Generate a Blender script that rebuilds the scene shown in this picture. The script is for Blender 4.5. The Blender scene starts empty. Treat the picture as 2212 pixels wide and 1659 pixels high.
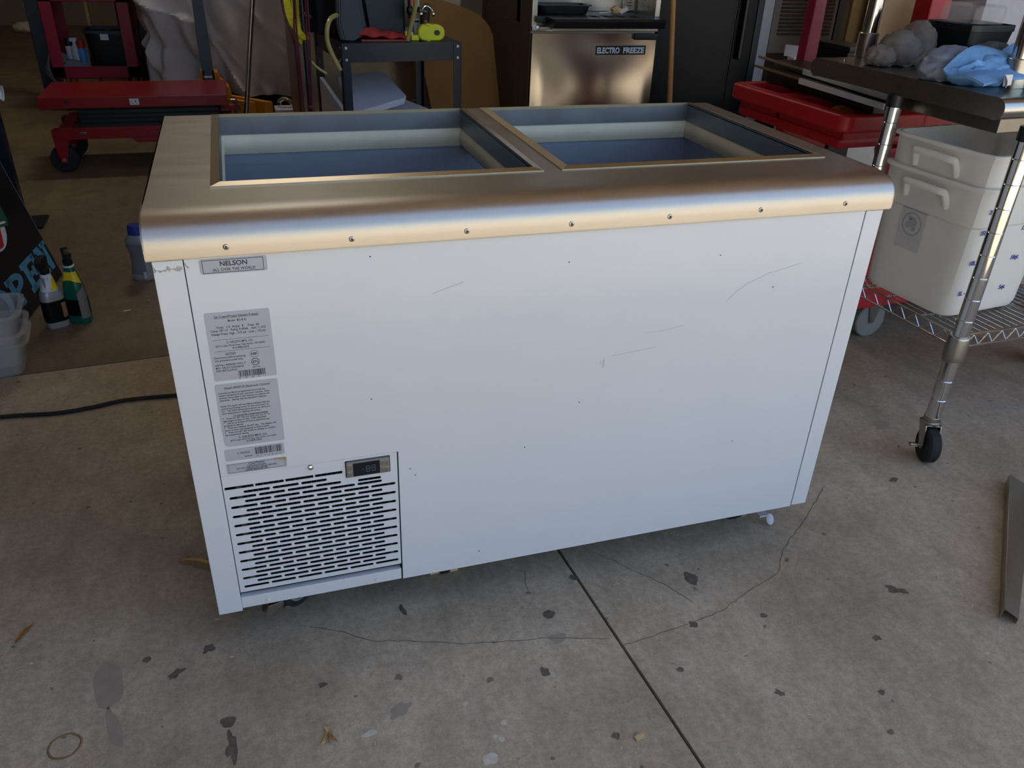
import bpy, bmesh, math, random
from mathutils import Vector, Matrix, noise
from mathutils.geometry import tessellate_polygon

S = bpy.context.scene
COL = S.collection
PI = math.pi
R = math.radians

# ------------------------------------------------------------------ camera
cam_d = bpy.data.cameras.new('camera')
cam = bpy.data.objects.new('camera', cam_d)
COL.objects.link(cam)
cam_d.sensor_fit = 'HORIZONTAL'
cam_d.sensor_width = 36.0
cam_d.lens = 28.62
cam_d.clip_start = 0.02
_a, _b, _c = -0.326913, -0.514694, 0.041229
_f = Vector((-math.sin(_a) * math.cos(_b), math.cos(_a) * math.cos(_b), math.sin(_b)))
_r = Vector((math.cos(_a), math.sin(_a), 0))
_u = _r.cross(_f)
_r2 = math.cos(_c) * _r + math.sin(_c) * _u
_u2 = -math.sin(_c) * _r + math.cos(_c) * _u
_m = Matrix((_r2, _u2, -_f)).transposed().to_4x4()
_m.translation = Vector((0.1400, -1.1533, 1.1839))
cam.matrix_world = _m
S.camera = cam

# ------------------------------------------------------------------ sky, sun, exposure
S.view_settings.view_transform = 'Standard'
S.view_settings.look = 'None'
S.view_settings.gamma = 1.0
S.view_settings.use_curve_mapping = False
S.view_settings.exposure = 0.45
SUN_EL, SUN_AZ = R(65), R(75)      # azimuth clockwise from +Y
W = bpy.data.worlds.new('world')
S.world = W
W.use_nodes = True
wn = W.node_tree
bg = wn.nodes['Background']
sky = wn.nodes.new('ShaderNodeTexSky')
sky.sky_type = 'NISHITA'
sky.sun_disc = False
sky.sun_elevation = SUN_EL
sky.sun_rotation = SUN_AZ
haze = wn.nodes.new('ShaderNodeHueSaturation')
haze.inputs['Saturation'].default_value = 1.0
wn.links.new(sky.outputs['Color'], haze.inputs['Color'])
wn.links.new(haze.outputs['Color'], bg.inputs['Color'])
bg.inputs['Strength'].default_value = 0.26
sd = bpy.data.lights.new('sun', 'SUN')
sd.energy = 12.0
sd.angle = R(0.55)
sd.color = (1.0, 0.93, 0.82)
so = bpy.data.objects.new('sun', sd)
COL.objects.link(so)
_dir = Vector((math.sin(SUN_AZ) * math.cos(SUN_EL), math.cos(SUN_AZ) * math.cos(SUN_EL), math.sin(SUN_EL)))
so.rotation_euler = _dir.to_track_quat('Z', 'Y').to_euler()
so.location = (0, -6, 8)
for _x, _y in ((0.4, 4.3),):          # added fill light to lift the dim interior, no fitting known there
    _l = bpy.data.lights.new('fill_lamp', 'AREA')
    _l.shape = 'RECTANGLE'
    _l.size, _l.size_y = 1.2, 0.25
    _l.energy = 16
    _l.color = (1.0, 0.95, 0.86)
    _o = bpy.data.objects.new('fill_lamp', _l)
    COL.objects.link(_o)
    _o.location = (_x, _y, 3.85)

# ------------------------------------------------------------------ materials
def lin(c):
    if isinstance(c, str):
        c = tuple(int(c[i:i + 2], 16) / 255 for i in (0, 2, 4))
    return tuple((x / 12.92 if x <= 0.04045 else ((x + 0.055) / 1.055) ** 2.4) for x in c)

def mat(name, col, rough=0.5, metal=0.0, var=0.08, scale=25.0, bump=0.0, bscale=None, spec=0.5,
        stretch=None, rvar=0.0, trans=0.0, coat=0.0, ior=1.45, emit=None):
    m = bpy.data.materials.new(name)
    m.use_nodes = True
    nt = m.node_tree
    b = nt.nodes['Principled BSDF']
    c = lin(col)
    tc = nt.nodes.new('ShaderNodeTexCoord')
    mp = nt.nodes.new('ShaderNodeMapping')
    nt.links.new(tc.outputs['Object'], mp.inputs['Vector'])
    if stretch:
        mp.inputs['Scale'].default_value = stretch
    n = nt.nodes.new('ShaderNodeTexNoise')
    n.inputs['Scale'].default_value = scale
    n.inputs['Detail'].default_value = 6
    n.inputs['Roughness'].default_value = 0.6
    nt.links.new(mp.outputs['Vector'], n.inputs['Vector'])
    cr = nt.nodes.new('ShaderNodeValToRGB')
    cr.color_ramp.elements[0].position = 0.3
    cr.color_ramp.elements[1].position = 0.7
    cr.color_ramp.elements[0].color = tuple(x * (1 - var) for x in c) + (1,)
    cr.color_ramp.elements[1].color = tuple(min(1, x * (1 + var)) for x in c) + (1,)
    nt.links.new(n.outputs['Fac'], cr.inputs['Fac'])
    nt.links.new(cr.outputs['Color'], b.inputs['Base Color'])
    b.inputs['Roughness'].default_value = rough
    b.inputs['Metallic'].default_value = metal
    b.inputs['Specular IOR Level'].default_value = spec
    b.inputs['IOR'].default_value = ior
    b.inputs['Transmission Weight'].default_value = trans
    b.inputs['Coat Weight'].default_value = coat
    if rvar:
        mr = nt.nodes.new('ShaderNodeMapRange')
        mr.inputs['To Min'].default_value = max(0.02, rough - rvar)
        mr.inputs['To Max'].default_value = rough + rvar
        nt.links.new(n.outputs['Fac'], mr.inputs['Value'])
        nt.links.new(mr.outputs['Result'], b.inputs['Roughness'])
    if bump:
        n2 = n
        if bscale:
            n2 = nt.nodes.new('ShaderNodeTexNoise')
            n2.inputs['Scale'].default_value = bscale
            n2.inputs['Detail'].default_value = 4
            nt.links.new(mp.outputs['Vector'], n2.inputs['Vector'])
        bp = nt.nodes.new('ShaderNodeBump')
        bp.inputs['Strength'].default_value = bump
        bp.inputs['Distance'].default_value = 0.002
        nt.links.new(n2.outputs['Fac'], bp.inputs['Height'])
        nt.links.new(bp.outputs['Normal'], b.inputs['Normal'])
    if emit:
        b.inputs['Emission Color'].default_value = lin(emit[0]) + (1,)
        b.inputs['Emission Strength'].default_value = emit[1]
    return m

def concrete(name, c0, c1, rough, dirt, seed):
    m = mat(name, c0, rough=rough, var=0.0)
    nt = m.node_tree
    b = nt.nodes['Principled BSDF']
    tc = nt.nodes.new('ShaderNodeTexCoord')
    def nz(scale, detail=8, rg=0.6, off=0.0, st=(1, 1, 1)):
        mp = nt.nodes.new('ShaderNodeMapping')
        mp.inputs['Location'].default_value = (seed + off, off * 2, 0)
        mp.inputs['Scale'].default_value = st
        nt.links.new(tc.outputs['Object'], mp.inputs['Vector'])
        n = nt.nodes.new('ShaderNodeTexNoise')
        n.inputs['Scale'].default_value = scale
        n.inputs['Detail'].default_value = detail
        n.inputs['Roughness'].default_value = rg
        nt.links.new(mp.outputs['Vector'], n.inputs['Vector'])
        return n.outputs['Fac']
    def ramp(fac, p0, p1, v0, v1):
        r_ = nt.nodes.new('ShaderNodeValToRGB')
        r_.color_ramp.elements[0].position = p0
        r_.color_ramp.elements[1].position = p1
        r_.color_ramp.elements[0].color = v0 if len(v0) == 4 else tuple(v0) + (1,)
        r_.color_ramp.elements[1].color = v1 if len(v1) == 4 else tuple(v1) + (1,)
        nt.links.new(fac, r_.inputs['Fac'])
        return r_.outputs['Color']
    def mul(a, bb):
        x = nt.nodes.new('ShaderNodeMix')
        x.data_type = 'RGBA'
        x.blend_type = 'MULTIPLY'
        x.inputs['Factor'].default_value = 1
        nt.links.new(a, x.inputs['A'])
        nt.links.new(bb, x.inputs['B'])
        return x.outputs['Result']
    base = ramp(nz(2.2, 9, 0.62), 0.34, 0.66, lin(c0), lin(c1))
    col = mul(base, ramp(nz(17, 8, 0.65, 3.1, (1, .55, 1)), 0.3, 0.62, (1 - dirt, 1 - dirt, 1 - dirt * 1.05), (1, 1, 1)))
    col = mul(col, ramp(nz(70, 6, 0.7, 7.7), 0.36, 0.6, (0.78, 0.77, 0.75), (1.0, 1.0, 1.0)))
    col = mul(col, ramp(nz(240, 3, 0.6, 1.3), 0.3, 0.6, (0.82, 0.81, 0.79), (1, 1, 1)))
    # small dark specks
    col = mul(col, ramp(nz(38, 2, 0.4, 9.3), 0.24, 0.285, (0.45, 0.42, 0.4), (1, 1, 1)))
    nt.links.new(col, b.inputs['Base Color'])
    mr = nt.nodes.new('ShaderNodeMapRange')
    mr.inputs['To Min'].default_value = rough - 0.12
    mr.inputs['To Max'].default_value = min(1, rough + 0.15)
    nt.links.new(nz(9, 5, 0.6, 5.5), mr.inputs['Value'])
    nt.links.new(mr.outputs['Result'], b.inputs['Roughness'])
    bp = nt.nodes.new('ShaderNodeBump')
    bp.inputs['Strength'].default_value = 0.25
    bp.inputs['Distance'].default_value = 0.002
    nt.links.new(nz(120, 5, 0.7, 2.2), bp.inputs['Height'])
    nt.links.new(bp.outputs['Normal'], b.inputs['Normal'])
    return m

M = {}
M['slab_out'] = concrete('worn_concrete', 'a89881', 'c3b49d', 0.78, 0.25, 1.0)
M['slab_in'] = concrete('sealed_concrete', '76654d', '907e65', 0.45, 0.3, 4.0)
M['joint'] = mat('joint_dirt', '37322c', 0.95, var=0.3, scale=60)
M['pavement'] = mat('sunlit_pavement', 'b5ad9f', 0.9, var=0.1, scale=3)
M['stain'] = mat('dark_stain', '5f554a', 0.6, var=0.35, scale=90)
M['stain_soft'] = mat('faded_stain', '918676', 0.75, var=0.12, scale=40)
M['stain_pale'] = mat('pale_spot', 'bdb5a8', 0.85, var=0.15, scale=120)
M['crack'] = mat('crack_dirt', '655b50', 0.95, var=0.3, scale=90)
M['wall'] = mat('painted_block', '867a6a', 0.9, var=0.12, scale=6)
M['ceil'] = mat('ceiling_board', 'dcc6a2', 0.9, var=0.08, scale=3)
M['white'] = mat('white_enamel', 'cbcdce', 0.16, var=0.012, scale=6, spec=0.5, bump=0.03, bscale=3)
M['white_edge'] = mat('cream_edge', 'd8cfbd', 0.5, var=0.06, scale=40)
M['steel'] = mat('brushed_stainless', 'b0aca6', 0.27, 1.0, var=0.015, scale=8, stretch=(1.2, 30, 30), rvar=0.015)
M['steel_top'] = mat('worn_stainless_top', 'b6afa5', 0.40, 1.0, var=0.06, scale=5, stretch=(1.6, 5, 5), rvar=0.06)
M['steel_d'] = mat('dull_stainless', '7d7870', 0.38, 1.0, var=0.1, scale=10, rvar=0.08)
M['steel_dark'] = mat('dark_stainless', '5a483d', 0.5, 0.35, var=0.1, scale=6, stretch=(1, 1, 20))
M['door_steel'] = mat('polished_door_steel', 'b5ab9c', 0.2, 1.0, var=0.03, scale=5)
M['liner'] = mat('liner_steel', 'a6aebb', 0.5, 0.8, var=0.05, scale=10, stretch=(1.0, 30, 30), rvar=0.05)
M['chrome'] = mat('chrome', 'd8d8d6', 0.08, 1.0, var=0.03)
M['zinc'] = mat('zinc_plated', 'a9a79f', 0.32, 1.0, var=0.1)
M['collar'] = mat('collar_steel', '8f9396', 0.42, 0.9, var=0.08, scale=14, rvar=0.06)
M['trim'] = mat('trim_steel', 'cfc0a4', 0.34, 1.0, var=0.04, scale=12)
M['gasket'] = mat('cream_plastic', 'd9d2b4', 0.42, var=0.06, scale=9)
M['label'] = mat('grey_label', 'a6a6ac', 0.42, var=0.03)
M['label_w'] = mat('white_label', 'dcdde2', 0.5, var=0.03)
M['ink'] = mat('black_ink', '26262b', 0.6, var=0.02)
M['blue_ink'] = mat('blue_ink', '27308f', 0.5, var=0.02)
M['navy_ink'] = mat('navy_ink', '20264f', 0.5, var=0.02)
M['black'] = mat('black_plastic', '17181a', 0.38, var=0.15, scale=30)
M['black_matt'] = mat('black_matt', '0e0e10', 0.75, var=0.2)
M['black_gloss'] = mat('black_enamel', '0a0b0d', 0.38, var=0.1, spec=0.25)
M['charcoal'] = mat('charcoal_plastic', '272b32', 0.48, var=0.08, scale=60, bump=0.05)
M['slate_black'] = mat('slate_black_plastic', '1c1f24', 0.5, var=0.1, scale=50)
M['steel_warm'] = mat('warm_dull_steel', '9c8f78', 0.42, 0.85, var=0.08, scale=6)
M['grey_pl'] = mat('grey_plastic', '77746f', 0.45, var=0.06)
M['rubber'] = mat('black_rubber', '1d1d1e', 0.75, var=0.2, scale=50, bump=0.1)
M['rubber_g'] = mat('grey_rubber', '7f7f7d', 0.7, var=0.1)
M['scr'] = mat('display_glass', '1a1b22', 0.12, var=0.02)
M['seg'] = mat('display_segment', '5a5e66', 0.4, var=0.02)
M['red'] = mat('red_paint', '86101a', 0.3, var=0.1, scale=12, coat=0.2)
M['red_pl'] = mat('red_plastic', 'b01c28', 0.42, var=0.07, scale=20, bump=0.08, bscale=90)
M['red_dark'] = mat('crimson_paint', '8f1836', 0.38, var=0.1, scale=8)
M['blue_steel'] = mat('navy_enamel', '101b2a', 0.35, var=0.12, scale=15)
M['cloth_g'] = mat('grey_moving_cloth', 'c9c4c5', 0.95, var=0.06, scale=9, bump=0.3, bscale=140)
M['rag_g'] = mat('grey_rag', '7d7368', 0.95, var=0.15, scale=30, bump=0.5, bscale=220)
M['rag_b'] = mat('blue_rag', '6f9cc9', 0.95, var=0.14, scale=24, bump=0.6, bscale=260)
M['rag_gb'] = mat('grey_blue_rag', '7f8791', 0.95, var=0.12, scale=24, bump=0.5, bscale=220)
M['rag_o'] = mat('orange_rag', 'c98a34', 0.95, var=0.2, scale=30, bump=0.6, bscale=150)
M['white_cloth'] = mat('white_cloth', 'd5d2cf', 0.95, var=0.06, bump=0.3)
M['yellow'] = mat('yellow_enamel', 'd08a12', 0.4, var=0.08)
M['yellow_pl'] = mat('yellow_green_plastic', 'd6d80e', 0.4, var=0.05)
M['yellow_strap'] = mat('yellow_webbing', 'd2c122', 0.8, var=0.12, scale=60, bump=0.4, stretch=(1, 1, 8))
M['maroon'] = mat('maroon_cord', '5d1f2b', 0.7, var=0.2, scale=60)
M['hose'] = mat('yellowed_tubing', 'b7a969', 0.3, var=0.08, trans=0.25)
M['foam'] = mat('white_foam', 'd5d8e2', 0.9, var=0.05, scale=120, bump=0.3, bscale=160)
M['cardboard'] = mat('cardboard', '8a6433', 0.85, var=0.1, scale=8)
M['wood'] = mat('wooden_handle', 'bb8a52', 0.55, var=0.15, scale=10, stretch=(8, 8, 0.6))
M['plywood'] = mat('pale_plywood', 'dcc39a', 0.8, var=0.1, scale=4, stretch=(3, 3, 0.6))
M['board_tan'] = mat('tan_board', '8d6e40', 0.8, var=0.08, scale=5)
M['carton'] = mat('white_carton', 'cfc8ba', 0.8, var=0.05)
M['bronze'] = mat('bronze', '6b6350', 0.4, 0.8, var=0.2)
M['brass'] = mat('brass_edge', 'a08a5c', 0.38, 0.8, var=0.1)
M['green'] = mat('green_plastic', '0f5a48', 0.3, var=0.06)
M['silver_pl'] = mat('silver_plastic', '9b9ba1', 0.32, 0.35, var=0.05)
M['yel_label'] = mat('yellow_label', 'dfc61c', 0.45, var=0.04)
M['blue_cap'] = mat('blue_cap', '2a3a86', 0.4, var=0.05)
M['sky_can'] = mat('light_blue_can', '4f9ad8', 0.35, var=0.05)
M['red_cap'] = mat('red_cap', 'b82a20', 0.4, var=0.05)
M['white_pl'] = mat('white_plastic', 'cfd2d8', 0.4, var=0.04)
M['sign'] = mat('black_sign_board', '15181d', 0.28, var=0.1)
M['sign_blue'] = mat('chalk_blue', '4f8fae', 0.7, var=0.08, scale=30)
M['sign_green'] = mat('logo_green', '14563c', 0.5, var=0.05)
M['sign_red'] = mat('logo_red', 'b01f2c', 0.5, var=0.05)
M['leaf'] = mat('dry_leaf', 'a98755', 0.7, var=0.2, scale=60)
M['leaf_o'] = mat('orange_leaf', 'a56c2c', 0.7, var=0.2, scale=60)
M['leaf_edge'] = mat('leaf_vein', '8b6c3f', 0.8, var=0.1)
M['wood_chip'] = mat('wood_chip', 'c3a37a', 0.8, var=0.1)
M['straw'] = mat('straw', 'cfc6ac', 0.9, var=0.2)
M['blue_grey'] = mat('blue_grey_enamel', '39424d', 0.45, var=0.1)
M['lavender'] = mat('pale_plastic', 'bcb8c2', 0.4, var=0.05)
M['scratch'] = mat('grey_scratch', 'b4b7ba', 0.6, var=0.1)
M['tape'] = mat('torn_foil', 'a09d98', 0.5, var=0.3, scale=120)

def clear_mat(name, tint, rough, alpha_mix):
    m = bpy.data.materials.new(name)
    m.use_nodes = True
    nt = m.node_tree
    b = nt.nodes['Principled BSDF']
    b.inputs['Base Color'].default_value = lin(tint) + (1,)
    b.inputs['Roughness'].default_value = rough
    b.inputs['Specular IOR Level'].default_value = 0.6
    n = nt.nodes.new('ShaderNodeTexNoise')
    n.inputs['Scale'].default_value = 14
    mr = nt.nodes.new('ShaderNodeMapRange')
    mr.inputs['To Min'].default_value = max(0, alpha_mix - 0.05)
    mr.inputs['To Max'].default_value = alpha_mix + 0.05
    nt.links.new(n.outputs['Fac'], mr.inputs['Value'])
    nt.links.new(mr.outputs['Result'], b.inputs['Alpha'])
    return m
M['clear'] = clear_mat('clear_plastic', 'c9cac8', 0.12, 0.28)
M['clear2'] = clear_mat('clear_acrylic', 'cfc6c2', 0.08, 0.14)

def milky(name, c):
    m = mat(name, c, 0.38, var=0.03, scale=7)
    nt = m.node_tree
    b = nt.nodes['Principled BSDF']
    out = nt.nodes['Material Output']
    t = nt.nodes.new('ShaderNodeBsdfTranslucent')
    t.inputs['Color'].default_value = lin(c) + (1,)
    mx = nt.nodes.new('ShaderNodeMixShader')
    mx.inputs['Fac'].default_value = 0.40
    nt.links.new(b.outputs['BSDF'], mx.inputs[1])
    nt.links.new(t.outputs['BSDF'], mx.inputs[2])
    nt.links.new(mx.outputs['Shader'], out.inputs['Surface'])
    return m
M['milky'] = milky('milky_polyethylene', 'f3f0e8')

# ------------------------------------------------------------------ geometry helpers
class G:
    def __init__(s):
        s.bm = bmesh.new()
    def _add(s, me_verts, faces, mtx=None):
        vs = [s.bm.verts.new(mtx @ Vector(v) if mtx else Vector(v)) for v in me_verts]
        for f in faces:
            try:
                s.bm.faces.new([vs[i] for i in f])
            except ValueError:
                pass
        return vs
    def box(s, x0, x1, y0, y1, z0, z1, bev=0.0, mtx=None, seg=2):
        b = bmesh.new()
        bmesh.ops.create_cube(b, size=1.0)
        bmesh.ops.transform(b, matrix=Matrix.Translation(((x0 + x1) / 2, (y0 + y1) / 2, (z0 + z1) / 2)) @
                            Matrix.Diagonal((abs(x1 - x0), abs(y1 - y0), abs(z1 - z0), 1)), verts=b.verts)
        if bev:
            bev = min(bev, 0.45 * min(abs(x1 - x0), abs(y1 - y0), abs(z1 - z0)))
            bmesh.ops.bevel(b, geom=b.edges[:], offset=bev, segments=seg, profile=0.5, affect='EDGES')
        return s.merge(b, mtx)
    def merge(s, b, mtx=None):
        if mtx:
            bmesh.ops.transform(b, matrix=mtx, verts=b.verts)
        me = bpy.data.meshes.new('tmp')
        b.to_mesh(me)
        b.free()
        s.bm.from_mesh(me)
        bpy.data.meshes.remove(me)
        return s
    def cyl(s, p0, p1, r, seg=16, r2=None, bev=0.0):
        p0, p1 = Vector(p0), Vector(p1)
        r2 = r if r2 is None else r2
        d = p1 - p0
        q = d.to_track_quat('Z', 'Y').to_matrix().to_4x4()
        b = bmesh.new()
        bmesh.ops.create_cone(b, cap_ends=True, segments=seg, radius1=r, radius2=r2, depth=d.length)
        if bev:
            es = [e for e in b.edges if abs(e.verts[0].co.z - e.verts[1].co.z) < 1e-6]
            bmesh.ops.bevel(b, geom=es, offset=bev, segments=2, profile=0.5, affect='EDGES')
        return s.merge(b, Matrix.Translation((p0 + p1) / 2) @ q)
    def tube(s, pts, r, seg=10, smooth=4, closed=False, flat=1.0):
        pts = [Vector(p) for p in pts]
        if smooth > 1 and len(pts) > 2:
            q = []
            n = len(pts)
            for i in range(n - 1):
                p0, p1, p2, p3 = pts[max(i - 1, 0)], pts[i], pts[i + 1], pts[min(i + 2, n - 1)]
                for k in range(smooth):
                    t = k / smooth
                    q.append(0.5 * ((2 * p1) + (p2 - p0) * t + (2 * p0 - 5 * p1 + 4 * p2 - p3) * t * t +
                                    (3 * p1 - p0 - 3 * p2 + p3) * t ** 3))
            q.append(pts[-1])
            pts = q
        rings = []
        up = None
        for i, p in enumerate(pts):
            d = (pts[min(i + 1, len(pts) - 1)] - pts[max(i - 1, 0)]).normalized()
            if up is None:
                up = Vector((0, 0, 1)) if abs(d.z) < 0.9 else Vector((1, 0, 0))
            n1 = d.cross(up)
            if n1.length < 1e-6:
                n1 = d.orthogonal()
            n1.normalize()
            up = n1.cross(d).normalized()
            rr = r[min(i * len(r) // len(pts), len(r) - 1)] if isinstance(r, (list, tuple)) else r
            rings.append([s.bm.verts.new(p + (n1 * math.cos(2 * PI * k / seg) + up * flat * math.sin(2 * PI * k / seg)) * rr)
                          for k in range(seg)])
        for a, b in zip(rings, rings[1:]):
            for k in range(seg):
                s.bm.faces.new((a[k], a[(k + 1) % seg], b[(k + 1) % seg], b[k]))
        s.bm.faces.new(list(reversed(rings[0])))
        s.bm.faces.new(rings[-1])
        return s
    def lathe(s, prof, c=(0, 0, 0), seg=24, sx=1.0, sy=1.0, pw=2.0, mtx=None):
        c = Vector(c)
        rings = []
        T = mtx or Matrix.Identity(4)
        for (r, z) in prof:
            ring = []
            for k in range(seg):
                a = 2 * PI * k / seg
                ca, sa = math.cos(a), math.sin(a)
                m_ = (abs(ca) ** pw + abs(sa) ** pw) ** (-1.0 / pw)
                ring.append(s.bm.verts.new(T @ (c + Vector((r * sx * ca * m_, r * sy * sa * m_, z)))))
            rings.append(ring)
        for a, b in zip(rings, rings[1:]):
            for k in range(seg):
                s.bm.faces.new((a[k], a[(k + 1) % seg], b[(k + 1) % seg], b[k]))
        s.bm.faces.new(list(reversed(rings[0])))
        s.bm.faces.new(rings[-1])
        return s
    def shell(s, prof, c=(0, 0, 0), seg=24, pw=2.0, mtx=None, sx=1.0, sy=1.0):
        """open vessel: profile goes up the outside and down the inside"""
        return s.lathe(prof, c, seg, sx, sy, pw, mtx)
    def prism(s, poly, axis, a0, a1, bev=0.0, mtx=None):
        """extrude a 2D outline; axis 'x': (y,z), 'y': (x,z), 'z': (x,y)"""
        def P(p, a):
            return {'x': (a, p[0], p[1]), 'y': (p[0], a, p[1]), 'z': (p[0], p[1], a)}[axis]
        b = bmesh.new()
        va = [b.verts.new(P(p, a0)) for p in poly]
        vb = [b.verts.new(P(p, a1)) for p in poly]
        n = len(poly)
        b.faces.new(va)
        b.faces.new(list(reversed(vb)))
        for i in range(n):
            b.faces.new((va[i], vb[i], vb[(i + 1) % n], va[(i + 1) % n]))
        bmesh.ops.recalc_face_normals(b, faces=b.faces[:])
        if bev:
            bmesh.ops.bevel(b, geom=b.edges[:], offset=bev, segments=2, profile=0.5, affect='EDGES')
        return s.merge(b, mtx)
    def slab(s, pts, vec, bev=0.0):
        """extrude a planar 3D outline along vec"""
        b = bmesh.new()
        vec = Vector(vec)
        va = [b.verts.new(Vector(p)) for p in pts]
        vb = [b.verts.new(Vector(p) + vec) for p in pts]
        n = len(pts)
        b.faces.new(va)
        b.faces.new(list(reversed(vb)))
        for i in range(n):
            b.faces.new((va[i], vb[i], vb[(i + 1) % n], va[(i + 1) % n]))
        bmesh.ops.recalc_face_normals(b, faces=b.faces[:])
        if bev:
            bmesh.ops.bevel(b, geom=b.edges[:], offset=bev, segments=2, profile=0.5, affect='EDGES')
        return s.merge(b)
    def sheet(s, f, nu, nv, th=0.0, closed_u=False):
        vs = [[s.bm.verts.new(Vector(f(i / nu, j / nv))) for i in range(nu + (0 if closed_u else 1))] for j in range(nv + 1)]
        new = []
        m = len(vs[0])
        for j in range(nv):
            for i in range(nu):
                new.append(s.bm.faces.new((vs[j][i], vs[j][(i + 1) % m], vs[j + 1][(i + 1) % m], vs[j + 1][i])))
        if th:
            bmesh.ops.recalc_face_normals(s.bm, faces=new)
            bmesh.ops.solidify(s.bm, geom=new, thickness=th)
        return s
    def blob(s, c, rx, ry, rz, amp=0.25, freq=3.0, seed=0, sub=4, floor=None, ridge=True):
        b = bmesh.new()
        bmesh.ops.create_icosphere(b, subdivisions=sub, radius=1)
        for v in b.verts:
            p = v.co.copy()
            wp = noise.noise_vector(p * 1.3 + Vector((seed, 0, seed))) * .5
            n1 = noise.noise((p + wp) * freq * .8 + Vector((seed * 7.1, seed * 3.3, 0)))
            n2 = noise.noise(p * freq * 2.3 + Vector((seed, 0, seed * 5.1)))
            d = (1 - abs(n1) * 2) * amp + n2 * amp * 0.25 if ridge else n1 * amp
            p = p * (1 + d)
            v.co = Vector((c[0] + p.x * rx, c[1] + p.y * ry, c[2] + p.z * rz))
            if floor is not None and v.co.z < floor:
                v.co.z = floor
        return s.merge(b)
    def holes(s, outer, inner, depth, mtx, bev=0.0):
        """flat plate (outline + hole outlines in 2D) extruded by depth"""
        cu = bpy.data.curves.new('tmp', 'CURVE')
        cu.dimensions = '2D'
        cu.fill_mode = 'BOTH'
        cu.extrude = depth / 2
        cu.bevel_depth = bev
        for lp in [outer] + inner:
            sp = cu.splines.new('POLY')
            sp.points.add(len(lp) - 1)
            for p, q in zip(sp.points, lp):
                p.co = (q[0], q[1], 0, 1)
            sp.use_cyclic_u = True
        return s._curve(cu, mtx)
    def _curve(s, cu, mtx):
        o = bpy.data.objects.new('tmp', cu)
        COL.objects.link(o)
        dg = bpy.context.evaluated_depsgraph_get()
        me = bpy.data.meshes.new_from_object(o.evaluated_get(dg))
        bpy.data.objects.remove(o)
        bpy.data.curves.remove(cu)
        me.transform(mtx)
        s.bm.from_mesh(me)
        bpy.data.meshes.remove(me)
        return s
    def text(s, body, o, ux, uy, size, align='CENTER', fit=None, bold=0.0, shear=0.0, th=0.0003, sx=1.0):
        cu = bpy.data.curves.new('tmp', 'FONT')
        cu.body = body
        cu.size = size
        cu.align_x = align
        cu.offset = bold
        cu.shear = shear
        cu.extrude = th / 2
        cu.resolution_u = 3
        ux, uy = Vector(ux).normalized(), Vector(uy).normalized()
        uz = ux.cross(uy)
        k = sx
        if fit:
            ob = bpy.data.objects.new('tmp', cu)
            COL.objects.link(ob)
            bpy.context.view_layer.update()
            k = fit / max(1e-6, ob.dimensions.x)
            bpy.data.objects.remove(ob)
        m = Matrix((ux * k, uy, uz)).transposed().to_4x4()
        m.translation = Vector(o)
        return s._curve(cu, m)

def rot_rect(w, h, r, n=4):
    """rounded rectangle outline centred on 0"""
    out = []
    for (cx, cy, a0) in ((w / 2 - r, h / 2 - r, 0), (-w / 2 + r, h / 2 - r, 90), (-w / 2 + r, -h / 2 + r, 180), (w / 2 - r, -h / 2 + r, 270)):
        for k in range(n + 1):
            a = R(a0 + 90 * k / n)
            out.append((cx + r * math.cos(a), cy + r * math.sin(a)))
    return out

def off(poly, x, y):
    return [(p[0] + x, p[1] + y) for p in poly]

WM = {}     # world matrix of each thing
def obj(name, g, m, parent=None, world=True, smooth=35):
    me = bpy.data.meshes.new(name)
    bm = g.bm
    bmesh.ops.recalc_face_normals(bm, faces=bm.faces[:])
    if parent is not None and world and parent.name in WM:
        bmesh.ops.transform(bm, matrix=WM[parent.name].inverted(), verts=bm.verts)
    bm.to_mesh(me)
    bm.free()
    me.materials.append(M[m] if isinstance(m, str) else m)
    if smooth:
        me.shade_smooth()
        me.set_sharp_from_angle(angle=R(smooth))
    o = bpy.data.objects.new(name, me)
    COL.objects.link(o)
    if smooth:
        wn_ = o.modifiers.new('weighted_normal', 'WEIGHTED_NORMAL')
        wn_.keep_sharp = True
        wn_.weight = 80
    if parent is not None:
        o.parent = parent
        if parent.name in WM:
            WM[o.name] = WM[parent.name]
    return o

def thing(name, label, cat, loc, rotz=0.0, group=None):
    o = bpy.data.objects.new(name, None)
    o.empty_display_size = 0.05
    COL.objects.link(o)
    o.location = loc
    o.rotation_euler = (0, 0, rotz)
    o['label'] = label
    o['category'] = cat
    if group:
        o['group'] = group
    WM[o.name] = Matrix.Translation(Vector(loc)) @ Matrix.Rotation(rotz, 4, 'Z')
    return o

def tag(o, label, cat, group=None):
    o['label'] = label
    o['category'] = cat
    if group:
        o['group'] = group
    return o

def centre(o):
    """put a one-mesh thing's origin at its base"""
    me = o.data
    xs = [v.co for v in me.vertices]
    c = Vector(((min(v.x for v in xs) + max(v.x for v in xs)) / 2, (min(v.y for v in xs) + max(v.y for v in xs)) / 2, min(v.z for v in xs)))
    me.transform(Matrix.Translation(-c))
    o.location = c
    return o

def struct(name, g, m, parent=None):
    o = obj(name, g, m, parent, smooth=30)
    if parent is None:
        o['kind'] = 'structure'
    return o

random.seed(7)

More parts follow.
